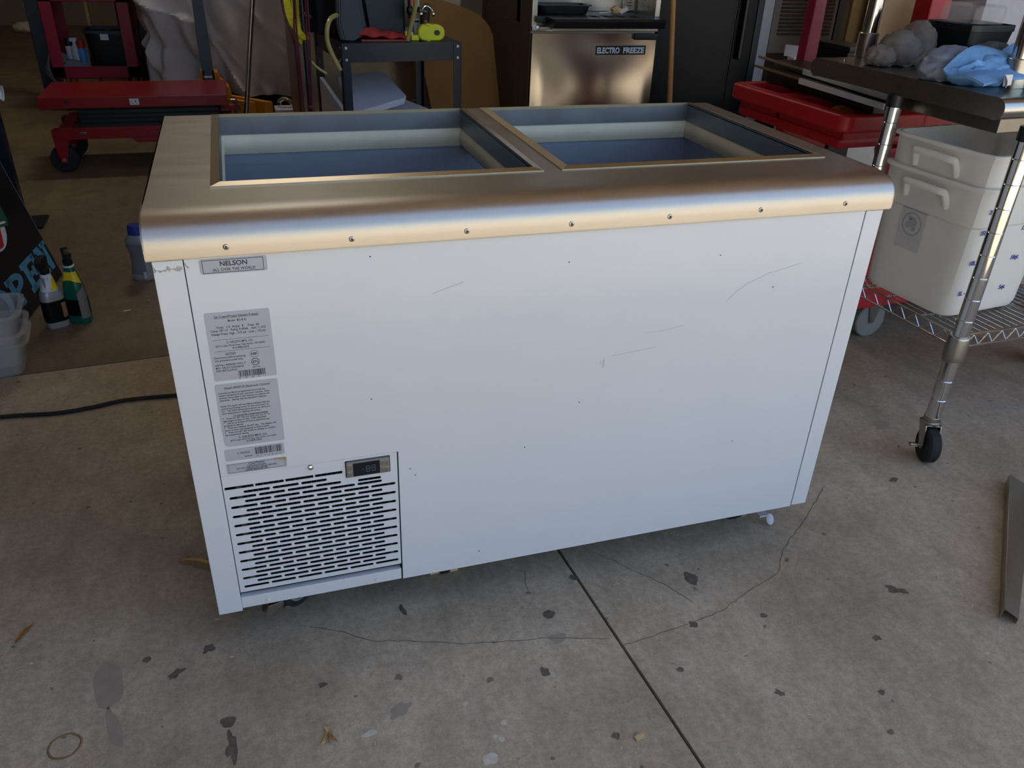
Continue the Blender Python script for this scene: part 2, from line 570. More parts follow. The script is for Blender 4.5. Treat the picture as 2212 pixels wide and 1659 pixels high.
# ------------------------------------------------------------------ the setting
TH = R(4.4)                       # the slab joints run at this angle to the freezer
def J1(y): return 0.690 - 0.079 * (y - 0.10)
def J2(x): return 1.262 + 0.072 * x
g = G(); g.box(-4.2, 6.0, -2.35, 10.0, -0.20, -0.012)
floor = struct('floor', g, 'joint')
def slab_piece(pts, m):
    g = G()
    g.slab([(x, y, -0.012) for x, y in pts], (0, 0, 0.012), 0.002)
    o = obj('concrete_slab', g, m, floor)
    return o
e = 0.0026
slab_piece([(-4.2, -2.35), (J1(-2.35) - e, -2.35), (J1(1.31) - e, J2(.6) - e), (-4.2, J2(-4.2) - e)], 'slab_out')
slab_piece([(J1(-2.35) + e, -2.35), (6.0, -2.35), (6.0, J2(6.0) - e), (J1(1.31) + e, J2(.6) - e)], 'slab_out')
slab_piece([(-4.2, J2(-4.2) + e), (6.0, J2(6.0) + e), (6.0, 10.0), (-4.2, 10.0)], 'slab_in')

def patch(cx, cy, rx, ry, rot, seed, z=0.0006, n=22, amp=0.3):
    out = []
    for k in range(n):
        a = 2 * PI * k / n
        rr = 1 + amp * noise.noise(Vector((math.cos(a) * 1.4, math.sin(a) * 1.4, seed * 3.7)))
        x, y = rx * rr * math.cos(a), ry * rr * math.sin(a)
        out.append((cx + x * math.cos(rot) - y * math.sin(rot), cy + x * math.sin(rot) + y * math.cos(rot), z))
    return out
def stain(cx, cy, rx, ry, rot, seed, m='stain', amp=0.3, z=0.0006):
    g = G()
    g.slab(patch(cx, cy, rx, ry, rot, seed, 0.00002, amp=amp), (0, 0, z))
    return obj('stain', g, m, floor, smooth=0)
for i, (x, y, rx, ry, ro, am) in enumerate([
        (0.927, -0.053, .014, .019, .5, .6), (1.332, -0.198, .020, .012, -.5, .9), (0.0, -0.154, .012, .012, 0, .4),
        (0.006, -0.205, .007, .021, .1, 1.2), (0.690, 0.015, .006, .008, .4, .5), (0.604, -0.069, .013, .010, .2, .3),
        (1.018, -0.187, .007, .006, 0, .4), (0.792, -0.263, .006, .006, 0, .4), (-0.137, 0.022, .007, .006, 0, .5),
        (-0.086, -0.024, .014, .008, .6, .9), (0.08, 0.095, .013, .011, .7, .8), (-0.032, 0.020, .012, .010, 1, .9),
        (1.20, -0.30, .009, .007, 0, .8), (1.60, 0.13, .012, .007, .2, .8), (1.44, .33, .010, .006, .4, .6),
        (.94, -.36, .006, .009, .4, .8), (.16, -.12, .008, .006, .2, .7), (1.12, -.41, .006, .005, .2, .7),
        (.87, -.17, .009, .007, .2, .7), (.33, .02, .012, .006, 1.8, .8), (.55, -.20, .008, .011, .3, .6), (.62, -.36, .007, .006, 0, .5)]):
    stain(x, y, rx, ry, ro, i + 1, 'stain', am)
for i, (x, y, rx, ry, ro, am) in enumerate([
        (-0.197, -0.020, .022, .062, .12, .35), (-0.178, -0.115, .009, .045, .25, .5), 
        (0.60, -0.13, .016, .012, .3, .5), (.28, -.21, .02, .012, .5, .7), (1.75, .36, .03, .018, .3, .7)]):
    stain(x, y, rx, ry, ro, i + 40, 'stain_soft', am, 0.0004)
for i, (x, y, rx, ry) in enumerate([(0.404, -0.343, .013, .012), (0.446, -0.283, .005, .005), (0.424, -0.305, .004, .004),
                                    (0.432, -0.313, .005, .005), (0.225, -0.242, .012, .006), (0.392, -0.228, .005, .004), (1.15, .11, .010, .008)]):
    stain(x, y, rx, ry, 0.2, i + 60, 'stain_pale', 0.35, 0.0005)
g = G()                                      # round ring mark left by a can
n = 40
def ringf(u, v):
    a = 2 * PI * u
    rr = 0.021 + 0.004 * v + 0.0015 * noise.noise(Vector((math.cos(a) * 2, math.sin(a) * 2, 3)))
    return (-0.251 + rr * math.cos(a) * 1.05, -0.130 + rr * math.sin(a), 0.0008 * math.sin(PI * v) + 0.0002)
g.sheet(ringf, n, 2, closed_u=True)
obj('stain', g, mat('rust_ring', '7f6746', 0.7, var=0.15), floor)
def crack(pts, w=0.0016, seed=1):
    P = []
    for i in range(len(pts) - 1):
        a, b = Vector(pts[i]), Vector(pts[i + 1])
        m_ = max(2, int((b - a).length / 0.012))
        for k in range(m_):
            t = k / m_
            p = a.lerp(b, t)
            j = Vector((noise.noise(Vector((p.x * 60, p.y * 60, seed))), noise.noise(Vector((p.x * 60, p.y * 60, seed + 9))))) * 0.005
            P.append(p + j)
    P.append(Vector(pts[-1]))
    g = G()
    L = []
    for i, p in enumerate(P):
        d = (P[min(i + 1, len(P) - 1)] - P[max(i - 1, 0)])
        nrm = Vector((-d.y, d.x)).normalized() if d.length > 1e-6 else Vector((0, 1))
        ww = w * (0.35 + 0.65 * abs(noise.noise(Vector((p.x * 40, p.y * 40, 5 + seed))))) * (0.3 if i in (0, len(P) - 1) else 1)
        L.append((g.bm.verts.new((p.x + nrm.x * ww, p.y + nrm.y * ww, 0.0005)), g.bm.verts.new((p.x - nrm.x * ww, p.y - nrm.y * ww, 0.0005))))
    for a, b in zip(L, L[1:]):
        g.bm.faces.new((a[0], b[0], b[1], a[1]))
    return obj('crack', g, 'crack', floor, smooth=0)
crack([(0.136, 0.033), (0.21, -0.006), (0.257, -0.042), (0.34, -.066), (0.423, -0.095), (0.508, -0.113), (0.596, -0.129), (0.695, -0.158)], .0013, 1)
crack([(0.708, -0.181), (0.789, -0.174), (0.853, -0.167), (0.943, -0.153), (1.02, -.12), (1.115, -0.09), (1.167, -0.028), (1.287, 0.056), (1.409, 0.154)], .0015, 2)
crack([(0.60, .07), (0.59, .04), (0.585, 0.0)], .001, 3)
crack([(0.75, .09), (0.80, .03), (0.87, -.06), (0.90, -.12)], .001, 4)

g = G(); g.box(-40, 40, -45, -2.36, -0.22, -0.01)
pav = struct('ground', g, 'pavement')
g = G(); g.box(-4.2, 6.0, 9.9, 10.1, -0.012, 3.9); struct('wall_back', g, 'wall')
g = G(); g.box(-4.35, -4.2, -0.75, 10.1, -0.2, 3.9); struct('wall_left', g, 'wall')
g = G(); g.box(6.0, 6.15, -0.75, 10.1, -0.2, 3.9); struct('wall_right', g, 'wall')
g = G(); g.box(-4.35, 6.15, -0.75, 10.1, 3.9, 4.05); struct('ceiling', g, 'ceil')
g = G(); g.box(-4.35, 6.15, -0.90, -0.75, 3.3, 4.6); struct('wall_front', g, 'ceil')
g = G(); g.box(-4.35, -0.70, -0.90, -0.75, -0.2, 3.3); struct('wall_front_left', g, 'wall')
g = G(); g.box(-0.85, -0.70, -3.2, -0.901, -0.2, 4.2); struct('shade_wall', g, mat('shade_wall_dark', '5b5348', 0.9, var=.1, scale=5))  # added wall out of view, dark to cut bounce and shade the left floor

# ------------------------------------------------------------------ ice cream freezer
BW, BZ, BT, TT, DD = 1.22, 0.10, 0.761, 0.820, 0.674
fz = thing('chest_freezer', 'large white ice cream dipping freezer with a stainless top and two open wells', 'freezer', (0.61, 0.337, 0))
# body
g = G(); g.box(0, .005, 0.002, DD - .004, BZ, BT, .001); obj('side_panel', g, 'white', fz)
g = G(); g.box(BW - .005, BW, 0.002, DD - .004, BZ, BT, .001); obj('side_panel', g, 'white', fz)
g = G(); g.box(.006, BW - .006, DD - .008, DD - .003, BZ, BT, .001); obj('back_panel', g, 'zinc', fz)
g = G(); g.box(.006, BW - .006, .012, DD - .009, BZ + .004, BZ + .012); obj('base_plate', g, 'zinc', fz)
g = G(); g.prism([(0.0415, .3895), (0.3300, .3895), (0.3300, BZ), (1.1825, BZ), (1.1825, BT), (0.0415, BT)], 'y', 0.0, 0.003, .0006)
obj('front_panel', g, 'white', fz)
g = G(); g.box(0.0, 0.0403, -0.0012, 0.022, BZ - .004, BT, .0012); ctl = obj('corner_trim', g, 'white', fz)
g = G(); g.box(1.1838, BW, -0.0012, 0.022, BZ + .003, BT, .0012); obj('corner_trim', g, 'white', fz)
g = G(); g.box(0.0405, 0.3275, 0.000, 0.004, BZ + .001, 0.1262, .001); g.box(0.0405, 0.3275, 0.0035, 0.012, 0.1225, 0.1262, .001)
sill = obj('bottom_sill', g, 'white', fz)
g = G()
for x in (.086, .281):
    g = G(); g.cyl((x, .001, .110), (x, -.0016, .110), .0035, 12, bev=.0006)
    obj('screw', g, 'white_edge', sill)
g = G(); g.box(0.0395, 0.0413, .001, .006, .13, BT); obj('seam', g, 'black_matt', fz)
g = G(); g.box(0.3285, 0.3297, .0005, .035, BZ, .3893); obj('cutout_edge', g, 'black', fz)
# dark bay behind the grille with the condenser
g = G(); g.box(.0415, .3285, .075, .079, .127, .389); bay = obj('machine_bay', g, 'black_matt', fz)
g = G()
for k in range(26):
    g.box(.075 + k * .009, .0762 + k * .009, .045, .07, .14, .372)
obj('condenser_fins', g, 'blue_grey', bay)
g = G(); g.box(.060, .068, .02, .06, .135, .375); g.box(.312, .318, .02, .06, .135, .375); g.box(.06, .318, .02, .05, .352, .358); g.box(.09, .30, .018, .03, .186, .19)
obj('condenser_frame', g, 'zinc', bay)
# grille plate with real slots
def slot(x, z, l=.0424, h=.0054, rnd=True):
    return off(rot_rect(l, h, h * .49 if rnd else .0003, 4), x, z)
inner = []
pit = .0464
x0 = .0415 + .0075 + .0212
for k in range(4):
    inner.append(slot(x0 - .0035 + k * .0482, .3635, .0455, .0056, False))
for k in range(11):
    z = .3430 - .0194 * k
    for j in range(4 if k == 0 else 6):
        inner.append(slot(x0 + pit * j, z))
    if k < 11 and k > 0:
        for j in range(5):
            inner.append(slot(x0 + pit * (j + .5), z + .0097))
for j in range(3):
    inner.append(slot(x0 + pit * (j + .5), .3527))
for j in (3, 4):
    pass
inner.append(slot(x0 + pit * 4.5, .3410, .040, .0054))
MX = Matrix(((1, 0, 0, 0), (0, 0, 1, 0.0015), (0, 1, 0, 0), (0, 0, 0, 1)))
dsp = off(rot_rect(.0765, .0345, .001, 1), .2775, .3672)
inner = [p for p in inner if not (max(q[0] for q in p) > .238 and max(q[1] for q in p) > .3485)]
g = G(); g.holes(off(rot_rect(.2865, .2515, .001, 1), .18475, .26325), inner + [dsp], .0012, MX)
gr = obj('grille', g, 'white', fz, smooth=25)
g = G(); g.lathe([(.0, .0), (.0052, .0003), (.0052, .0008), (.004, .0028), (.0015, .0036), (0.0001, .0037)], seg=14,
                 mtx=Matrix(((1, 0, 0, .183), (0, 0, -1, .0005), (0, 1, 0, .3830), (0, 0, 0, 1))))
obj('screw', g, 'chrome', gr)
# temperature controller
g = G(); g.box(.2405, .3145, -.0035, .03, .3515, .3830, .003); dc = obj('temperature_controller', g, 'grey_pl', fz)
g = G(); g.box(.2520, .2975, -.0042, -.003, .3540, .3805, .0006); obj('display', g, 'scr', dc)
g = G()
def seg7(g, x, z, w, h, on, t=.0011):
    y0, y1 = -.0046, -.0041
    S7 = {'a': (x, x + w, z + h - t, z + h), 'g': (x, x + w, z + h / 2 - t / 2, z + h / 2 + t / 2), 'd': (x, x + w, z, z + t),
          'f': (x, x + t, z + h / 2, z + h), 'b': (x + w - t, x + w, z + h / 2, z + h), 'e': (x, x + t, z, z + h / 2), 'c': (x + w - t, x + w, z, z + h / 2)}
    for k in on:
        a = S7[k]
        g.box(a[0], a[1], y0, y1, a[2], a[3])
seg7(g, .2735, .3605, .0068, .0125, 'abcdefg'); seg7(g, .2830, .3605, .0068, .0125, 'abcdefg'); g.box(.2665, .2705, -.0046, -.0041, .3663, .3673)
obj('digit_segments', g, 'seg', dc)
for z in (.3545, .3685):
    for xa, xb in ((.2425, .2500), (.2995, .3050), (.3065, .3125)):
        g = G(); g.box(xa, xb, -.0043, -.003, z, z + .010, .0015)
        obj('button', g, 'zinc', dc)
# stainless cover: bull-nosed profile along x, two openings
NOSE = [(.072, .8200), (.055, .8203), (.040, .8198), (.027, .8180), (.016, .8148), (.0075, .8100), (.0015, .8040), (-.0025, .7975), (-.0047, .7905), (-.0055, .7830), (-.0058, .7760)]
def nose(k, n=10):
    return NOSE[k]
prof = [(0.1417, TT)] + [nose(k) for k in range(11)] + [(-.0055, BT + .0035), (-.0040, BT + .003), (-.0032, BT + .0035)]
inn = [(p[0] + .0025, p[1] - .0025) for p in reversed(prof[:-2])]
inn[-1] = (0.1417, TT - .002)
g = G(); g.prism(prof + inn, 'x', -.007, BW + .0115)
g.prism([(-.004, BT + .003), (-.006, .78)] + [nose(k) for k in range(10, -1, -1)] + [(.12, TT), (.12, BT)], 'x', -.0072, -.0052)
g.prism([(-.004, BT + .003), (-.006, .78)] + [nose(k) for k in range(10, -1, -1)] + [(.12, TT), (.12, BT)], 'x', BW + .0097, BW + .0117)
ap = obj('front_apron', g, 'steel_top', fz, smooth=40)
for (x, z) in ((.100, .777), (.274, .776), (.447, .776), (.617, .776), (.789, .777), (.960, .778), (1.130, .779)):
    m_ = Matrix(((1, 0, 0, x), (0, 0, -1, -.0057), (0, 1, 0, z), (0, 0, 0, 1)))
    g = G(); g.lathe([(.0001, 0), (.0042, 0), (.0042, .0007), (.0034, .0013), (.0022, .0014), (.0018, .0004), (.0001, .0004)], seg=16, mtx=m_)
    rv = obj('rivet', g, 'zinc', fz)
    g = G(); g.lathe([(.0001, .0004), (.0015, .0004), (.0015, .0012), (.0001, .0013)], seg=10, mtx=m_)
    obj('rivet_core', g, 'black', rv)
OL = (.099, .606, .156, .655)
OR_ = (.668, 1.170, .156, .655)
def rect(o, d=0.0):
    return [(o[0] - d, o[2] - d), (o[1] + d, o[2] - d), (o[1] + d, o[3] + d), (o[0] - d, o[3] + d)]
g = G(); g.holes([(-.007, .1417), (BW + .0115, .1417), (BW + .0115, DD), (-.007, DD)], [rect(OL), rect(OR_)], .0018, Matrix.Translation((0, 0, TT - .0009)))
g.box(-.007, -.005, .118, DD, BT, TT); g.box(BW + .0095, BW + .0115, .118, DD, BT, TT); g.box(-.007, BW + .0115, DD - .002, DD, BT, TT)
obj('top_plate', g, 'steel_top', fz)
for o in (OL, OR_):
    # stainless collar
    g = G()
    zt, zm, zb = TT + .004, .783, .742
    t = .002
    g.box(o[0], o[1], o[3], o[3] + t, zm, zt); g.box(o[0], o[1], o[2] - t, o[2], zm, zt)
    g.box(o[0] - t, o[0], o[2] - t, o[3] + t, zm, zt); g.box(o[1], o[1] + t, o[2] - t, o[3] + t, zm, zt)
    obj('opening_collar', g, 'collar', fz)
    # cream breaker strip, bowed in section
    g = G()
    def brk(u, v, o=o):
        d = -.006 * math.sin(PI * v) + .003
        x0_, x1_, y0_, y1_ = o[0] - d, o[1] + d, o[2] - d, o[3] + d
        P = [(x0_, y0_), (x1_, y0_), (x1_, y1_), (x0_, y1_)]
        k = int(u * 4 + 1e-6) % 4
        f = u * 4 - int(u * 4 + 1e-6)
        a, b = P[k], P[(k + 1) % 4]
        return (a[0] + (b[0] - a[0]) * f, a[1] + (b[1] - a[1]) * f, zb + (zm - zb) * v)
    g.sheet(brk, 16, 8, closed_u=True)
    obj('breaker_strip', g, 'gasket', fz, smooth=50)
    # raised mitred rim
    g = G()
    w = .0145
    a = [(o[0] - w, o[2] - w), (o[1] + w, o[2] - w), (o[1] + w, o[3] + w), (o[0] - w, o[3] + w)]
    b = [(o[0], o[2]), (o[1], o[2]), (o[1], o[3]), (o[0], o[3])]
    for k in range(4):
        k2 = (k + 1) % 4
        q = [(*a[k], TT + .0016), (*a[k2], TT + .0016), (*b[k2], TT + .0045), (*b[k], TT + .0045)]
        ql = [(p[0], p[1], p[2] - .0015) for p in q]
        vs = [g.bm.verts.new(p) for p in q + ql]
        for f in ((0, 1, 2, 3), (7, 6, 5, 4), (0, 4, 5, 1), (1, 5, 6, 2), (2, 6, 7, 3), (3, 7, 4, 0)):
            g.bm.faces.new([vs[i] for i in f])
    g.box(o[0], o[1], o[3] - .0005, o[3] + .001, TT - .002, TT + .0045)
    obj('opening_rim', g, 'trim', fz, smooth=20)
g = G()
x0, x1, y0, y1, z0, z1 = .090, 1.180, .147, .662, .26, .742
for q in ([(x0, y1, z0), (x1, y1, z0), (x1, y1, z1), (x0, y1, z1)], [(x0, y0, z0), (x0, y1, z0), (x0, y1, z1), (x0, y0, z1)],
          [(x1, y0, z0), (x1, y1, z0), (x1, y1, z1), (x1, y0, z1)], [(x0, y0, z0), (x1, y0, z0), (x1, y0, z1), (x0, y0, z1)],
          [(x0, y0, z0), (x1, y0, z0), (x1, y1, z0), (x0, y1, z0)]):
    c = sum((Vector(p) for p in q), Vector()) / 4
    out = c - Vector(((x0 + x1) / 2, (y0 + y1) / 2, (z0 + z1) / 2))
    k = max(range(3), key=lambda i: abs(out[i]) / (x1 - x0, y1 - y0, z1 - z0)[i])
    v = Vector((0, 0, 0)); v[k] = .002 if out[k] > 0 else -.002
    g.slab(q, v)
obj('liner_tub', g, 'liner', fz, smooth=0)
g = G(); g.box(.608, .666, .15, .66, .742, .8175); obj('divider', g, 'steel_d', fz)
# casters
def swivel_caster(name, parent, x, y, r, hgt, w, ang=0.0, tyre='rubber', hub='grey_pl'):
    T = Matrix.Translation((x, y, 0)) @ Matrix.Rotation(ang, 4, 'Z')
    fr = G()
    o_ = .022
    for s_ in (-1, 1):
        xx = s_ * (w / 2 + .004)
        fr.prism([(-.024, hgt), (.024, hgt), (o_ + .012, r - .004), (o_ - .004, r - .010), (o_ - .014, r)], 'x', xx - .0014, xx + .0014, mtx=T)
    fr.box(-w / 2 - .005, w / 2 + .005, -.026, .026, hgt - .003, hgt + .002, .001, mtx=T)
    fr.cyl(T @ Vector((0, 0, hgt)), T @ Vector((0, 0, hgt + .008)), .020, 16)
    fr.cyl(T @ Vector((-w / 2 - .009, o_, r)), T @ Vector((w / 2 + .009, o_, r)), .006, 10)
    c = obj('caster', fr, 'zinc', parent)
    g = G()
    TT_ = T @ Matrix.Translation((0, o_, r)) @ Matrix.Rotation(PI / 2, 4, 'Y')
    g.lathe([(r * .55, -w / 2), (r * .9, -w / 2), (r, -w / 2 + .004), (r, w / 2 - .004), (r * .9, w / 2), (r * .55, w / 2)], seg=28, mtx=TT_)
    obj('wheel', g, tyre, c)
    g = G()
    g.lathe([(.003, -w / 2 - .001), (r * .55, -w / 2 - .0005), (r * .55, w / 2 + .0005), (.003, w / 2 + .001)], seg=20, mtx=TT_)
    obj('wheel_hub', g, hub, c)
    return c
c = swivel_caster('caster', fz, .115, .085, .034, .088, .022, R(-62))
g = G(); g.prism([(.082, .058), (.108, .064), (.112, .058), (.09, .035), (.078, .028), (.074, .036)], 'y', .038, .050, .0015); g.cyl((.116, .034, .047), (.116, .042, .047), .007, 12, bev=.001)
obj('brake_pedal', g, 'zinc', c)
swivel_caster('caster', fz, .10, .57, .034, .088, .022, R(20))
swivel_caster('caster', fz, 1.12, .57, .034, .088, .022, R(160))
c = swivel_caster('caster', fz, 1.135, .10, .034, .088, .022, R(70))
g = G(); g.lathe([(.001, 0), (.012, 0), (.013, .002), (.009, .004), (.001, .0045)], seg=16, sx=.75, mtx=Matrix.Translation((1.190, .062, .014)) @ Matrix.Rotation(R(55), 4, 'X'))
g.box(1.165, 1.188, .066, .080, .02, .024)
obj('brake_pedal', g, 'lavender', c)
c = swivel_caster('caster', fz, .432, .090, .034, .088, .022, R(0))
# stickers
def sticker(name, x0, x1, z0, z1, r=.003, m='label', y=-.0004, cut=None):
    g = G()
    pts = off(rot_rect(x1 - x0, z1 - z0, r, 4), (x0 + x1) / 2, (z0 + z1) / 2)
    if cut:
        pts = cut
    g.prism(pts, 'y', y, 0.0)
    return obj(name, g, m, fz, smooth=0)
def T(g, s, x, z, size, align='CENTER', fit=None, bold=0.0, shear=0.0):
    g.text(s, (x, -.00052, z), (1, 0, 0), (0, 0, 1), size, align, fit, bold, shear, th=.00024)
def bars(g, x0, x1, z0, z1, seed):
    rr = random.Random(seed)
    x = x0
    while x < x1:
        w = rr.choice((.0004, .0004, .0008, .0012))
        g.box(x, min(x1, x + w), -.00065, -.0004, z0, z1)
        x += w + rr.choice((.0004, .0006, .0010))
def frame(g, x0, x1, z0, z1, t):
    for a in ((x0, x1, z0, z0 + t), (x0, x1, z1 - t, z1), (x0, x0 + t, z0, z1), (x1 - t, x1, z0, z1)):
        g.box(a[0], a[1], -.00065, -.0004, a[2], a[3])
s = sticker('name_label', .0610, .1525, .7362, .7590, .003)
s['label'] = 'grey name label with a black border'
g = G(); frame(g, .0645, .1475, .7378, .7572, .0007)
T(g, 'NELSON', .1068, .7478, .0098, fit=.037, bold=.0002); T(g, 'ALL OVER THE WORLD', .1068, .7402, .0062, fit=.058, bold=.00003)
obj('printing', g, 'ink', s, smooth=0)
s = sticker('rating_label', .0562, .1475, .5640, .6770, .003)
g = G()
cx = .1005
T(g, 'Ice Cream/Frozen Dessert Freezer', cx, .6682, .0052, fit=.062, bold=.00003); g.box(cx - .031, cx + .031, -.00065, -.0004, .6672, .6675)
T(g, 'Model  BD-8 RI', cx, .6610, .0050, fit=.026, bold=.00003)
T(g, 'Volts:  115  Amps:  8     Freq:  60', cx, .6512, .0050, fit=.060, bold=.00003)
T(g, 'Comp. HP: 1/3   Refrig: R-404A    Amt: 11-OZ', cx, .6460, .0050, fit=.078, bold=.00003)
T(g, 'Design Press: High - 375 psi   Low - 175 psi', cx, .6405, .0050, fit=.076, bold=.00003)
g.box(.062, .142, -.00065, -.0004, .6325, .6328)
T(g, 'C. NELSON MFG. CO.', cx, .6262, .0050, fit=.038, bold=.00003)
T(g, '265 N. Lake Winds Pkwy, Oak Harbor, OH 43449', cx, .6212, .0042, fit=.070, bold=.00002)
T(g, '419-898-3305', cx, .6163, .0046, fit=.024, bold=.00003)
g.box(.062, .142, -.00065, -.0004, .6138, .6141)
T(g, 'CAUTION', .0845, .6078, .0046, fit=.015, bold=.00002); g.box(.077, .092, -.00065, -.0004, .6068, .6071)
T(g, 'Disconnect before servicing.', .0605, .6020, .0044, 'LEFT', fit=.045, bold=.00002)
T(g, 'Use grounded outlet only.', .0605, .5972, .0044, 'LEFT', fit=.041, bold=.00002)
T(g, 'INSTALL FREEZER WITH 3"', .0605, .5893, .0044, 'LEFT', fit=.044, bold=.00002)
T(g, 'MIN.  BACK CLEARANCE', .0605, .5845, .0044, 'LEFT', fit=.040, bold=.00002)
T(g, 'FOR VENTILATION', .0605, .5797, .0044, 'LEFT', fit=.030, bold=.00002)
T(g, 'NSF', .1180, .6030, .0052, fit=.0085, bold=.00012)
T(g, 'ETL', .1188, .5893, .0052, fit=.0085, bold=.00012); T(g, '3077763', .1190, .5812, .0028, fit=.011)
for (zc, r_, t_) in ((.6048, .0060, .0003), (.5912, .0060, .0008)):
    g.holes([(.1184 + r_ * math.cos(2 * PI * k / 28), zc + r_ * math.sin(2 * PI * k / 28)) for k in range(28)],
            [[(.1184 + (r_ - t_) * math.cos(2 * PI * k / 28), zc + (r_ - t_) * math.sin(2 * PI * k / 28)) for k in range(28)]],
            .0003, Matrix(((1, 0, 0, 0), (0, 0, 1, -.0005), (0, 1, 0, 0), (0, 0, 0, 1))))
bars(g, .0915, .1310, .5680, .5785, 3)
T(g, 'B      D      8      R      I', .1112, .5650, .0026, fit=.038)
obj('printing', g, 'ink', s, smooth=0)
s = sticker('instruction_label', 0, 0, 0, 0, cut=off(rot_rect(.0925, .1140, .003, 4), .1010, .5015)[:10] + [(.0547, .470), (.0558, .462), (.0549, .458), (.0562, .452), (.0556, .449), (.0600, .4447), (.075, .4446)] + off(rot_rect(.0925, .1140, .003, 4), .1010, .5015)[15:])
g = G()
T(g, 'Dixell XR02CX Electronic Control', .1010, .5490, .0052, fit=.067, shear=.25, bold=.00003)
for k, t_ in enumerate(['Controls are factory programmed to provide the', 'freezer temperature your operation requires.  Allow', 'several hours after initial startup to observe its', 'operation.  Setting may be adjusted if desired.', '',
                        'Note: The upper left snowflake indicates that the', 'control is providing power for the compressor to', 'run.  The initial temperature shown at startup is', 'room temperature in degrees Fahrenheit.']):
    if t_:
        T(g, t_, .0585, .5415 - .0043 * k - (.002 if k > 4 else 0), .0040, 'LEFT', fit=.074 * len(t_) / 50, bold=.00003, shear=.18)
T(g, 'To Change the Temperature Setting:', .1010, .5000, .0040, fit=.052, bold=.00003); g.box(.075, .127, -.00065, -.0004, .4993, .4996)
for k, t_ in enumerate(['*    Press the SET key and hold until the "F" on', 'right begins to flash (2- Sec) THEN RELEASE.', '*    Use the up & down arrows to select the new', 'temperature desired.',
                        '*    Press and release the SET key.  The display will', 'return to show the temperature of the freezer.', '*    Press the SET key briefly to display or confirm', 'the temperature setting.']):
    T(g, t_, .0585, .4955 - .0043 * k, .0040, 'LEFT', fit=.074 * len(t_) / 50, bold=.00003, shear=.05)
T(g, 'C. NELSON MFG. CO.', .1000, .4585, .0054, fit=.044, bold=.00005)
T(g, '265 N. Lake Winds Parkway, Oak Harbor, OH 43449', .1000, .4545, .0036, fit=.070, bold=.00002)
T(g, '419-898-3305', .1005, .4500, .0046, fit=.023, bold=.00003)
obj('printing', g, 'ink', s, smooth=0)
s = sticker('serial_label', .0532, .1450, .4172, .4395, .003)
g = G(); T(g, 'C. NELSON', .0815, .4290, .0046, fit=.019, bold=.00003); T(g, 'Serial #', .0880, .4220, .0038, fit=.011, bold=.00003)
bars(g, .0995, .1405, .4245, .4372, 8); T(g, '0   1   1   8   5   6   0', .120, .4200, .0026, fit=.037)
obj('printing', g, 'ink', s, smooth=0)
s = sticker('caution_label', .0522, .1462, .3925, .4118, .002)
g = G(); frame(g, .0555, .1435, .3942, .4103, .00035)
T(g, 'CAUTION', .0990, .4058, .0056, fit=.024, bold=.00003); T(g, 'FAN BLADE HAZARD', .0990, .4026, .0034, fit=.030, bold=.00002)
T(g, 'DO NOT OPERATE WITH GRILLE REMOVED', .0990, .3996, .0034, fit=.062, bold=.00002); T(g, 'DISCONNECT POWER', .0990, .3970, .0034, fit=.031, bold=.00002)
T(g, 'BEFORE SERVICING UNIT', .0990, .3946, .0034, fit=.037, bold=.00002)
obj('printing', g, 'ink', s, smooth=0)
g = G(); g.prism([(.128, .4118), (.1465, .4095), (.1462, .4050), (.141, .4072), (.132, .4102)], 'y', -.0022, -.0006); obj('peeled_corner', g, 'leaf', s)
# wear on the white front
def mark(pts, w, m, y=-.0004):
    g = G()
    for a, b in zip(pts, pts[1:]):
        d = Vector((b[0] - a[0], b[1] - a[1])); n_ = Vector((-d.y, d.x)).normalized() * w
        g.prism([(a[0] + n_.x, a[1] + n_.y), (b[0] + n_.x, b[1] + n_.y), (b[0] - n_.x, b[1] - n_.y), (a[0] - n_.x, a[1] - n_.y)], 'y', y, -.0001)
    return obj('scratch', g, m, fz, smooth=0)
mark([(.929, .611), (.945, .628), (.965, .641), (.987, .650), (1.005, .658), (1.03, .662), (1.07, .672)], .0004, 'scratch')
mark([(.394, .676), (.418, .684), (.443, .691)], .0006, 'scratch')
mark([(.700, .505), (.700, .522)], .0014, 'scratch'); mark([(.695, .512), (.694, .520)], .0009, 'scratch')
mark([(.715, .527), (.76, .531), (.80, .535)], .0005, 'scratch'); mark([(.775, .566), (.81, .566), (.85, .572)], .0005, 'scratch')
g = G()
for (x, z) in ((.359, .335), (.478, .134), (.35, .35), (.90, .70), (.62, .71), (1.02, .63), (.56, .36), (.30, .745), (.66, .44), (1.00, .30), (.29, .50)):
    g.prism(off(rot_rect(.0026, .0018, .0008, 3), x, z), 'y', -.0004, -.0001)
obj('chip', g, 'joint', fz, smooth=0)
g = G()
rr = random.Random(5)
pts = [(.001, .756)]
for k in range(14):
    pts.append((.004 + .0026 * k, .7515 - rr.uniform(-.0035, .006) * (1 - k / 20)))
for k in range(14, 0, -1):
    pts.append((.003 + .0026 * k, .7455 + rr.uniform(-.001, .0035)))
pts.append((.001, .744))
g.prism(pts, 'y', -.0020, -.0013); obj('torn_tape', g, 'tape', ctl, smooth=0)
g = G(); g.prism([(.0418, .7575), (.0445, .7535), (.0475, .748), (.0455, .7475), (.0425, .752)], 'y', -.0006, -.0001); obj('torn_tape', g, 'tape', fz, smooth=0)

# tan block beside the freezer's middle caster
g = G(); g.box(.403, .424, .100, .155, 0.0009, .020, .002); g.box(.444, .462, .098, .155, .0009, .020, .002); g.box(.42, .45, .128, .155, .0009, .02, .002)
tag(centre(obj('wheel_chock', g, 'wood_chip')), 'small tan wooden chock on the concrete under the white freezer', 'chock')
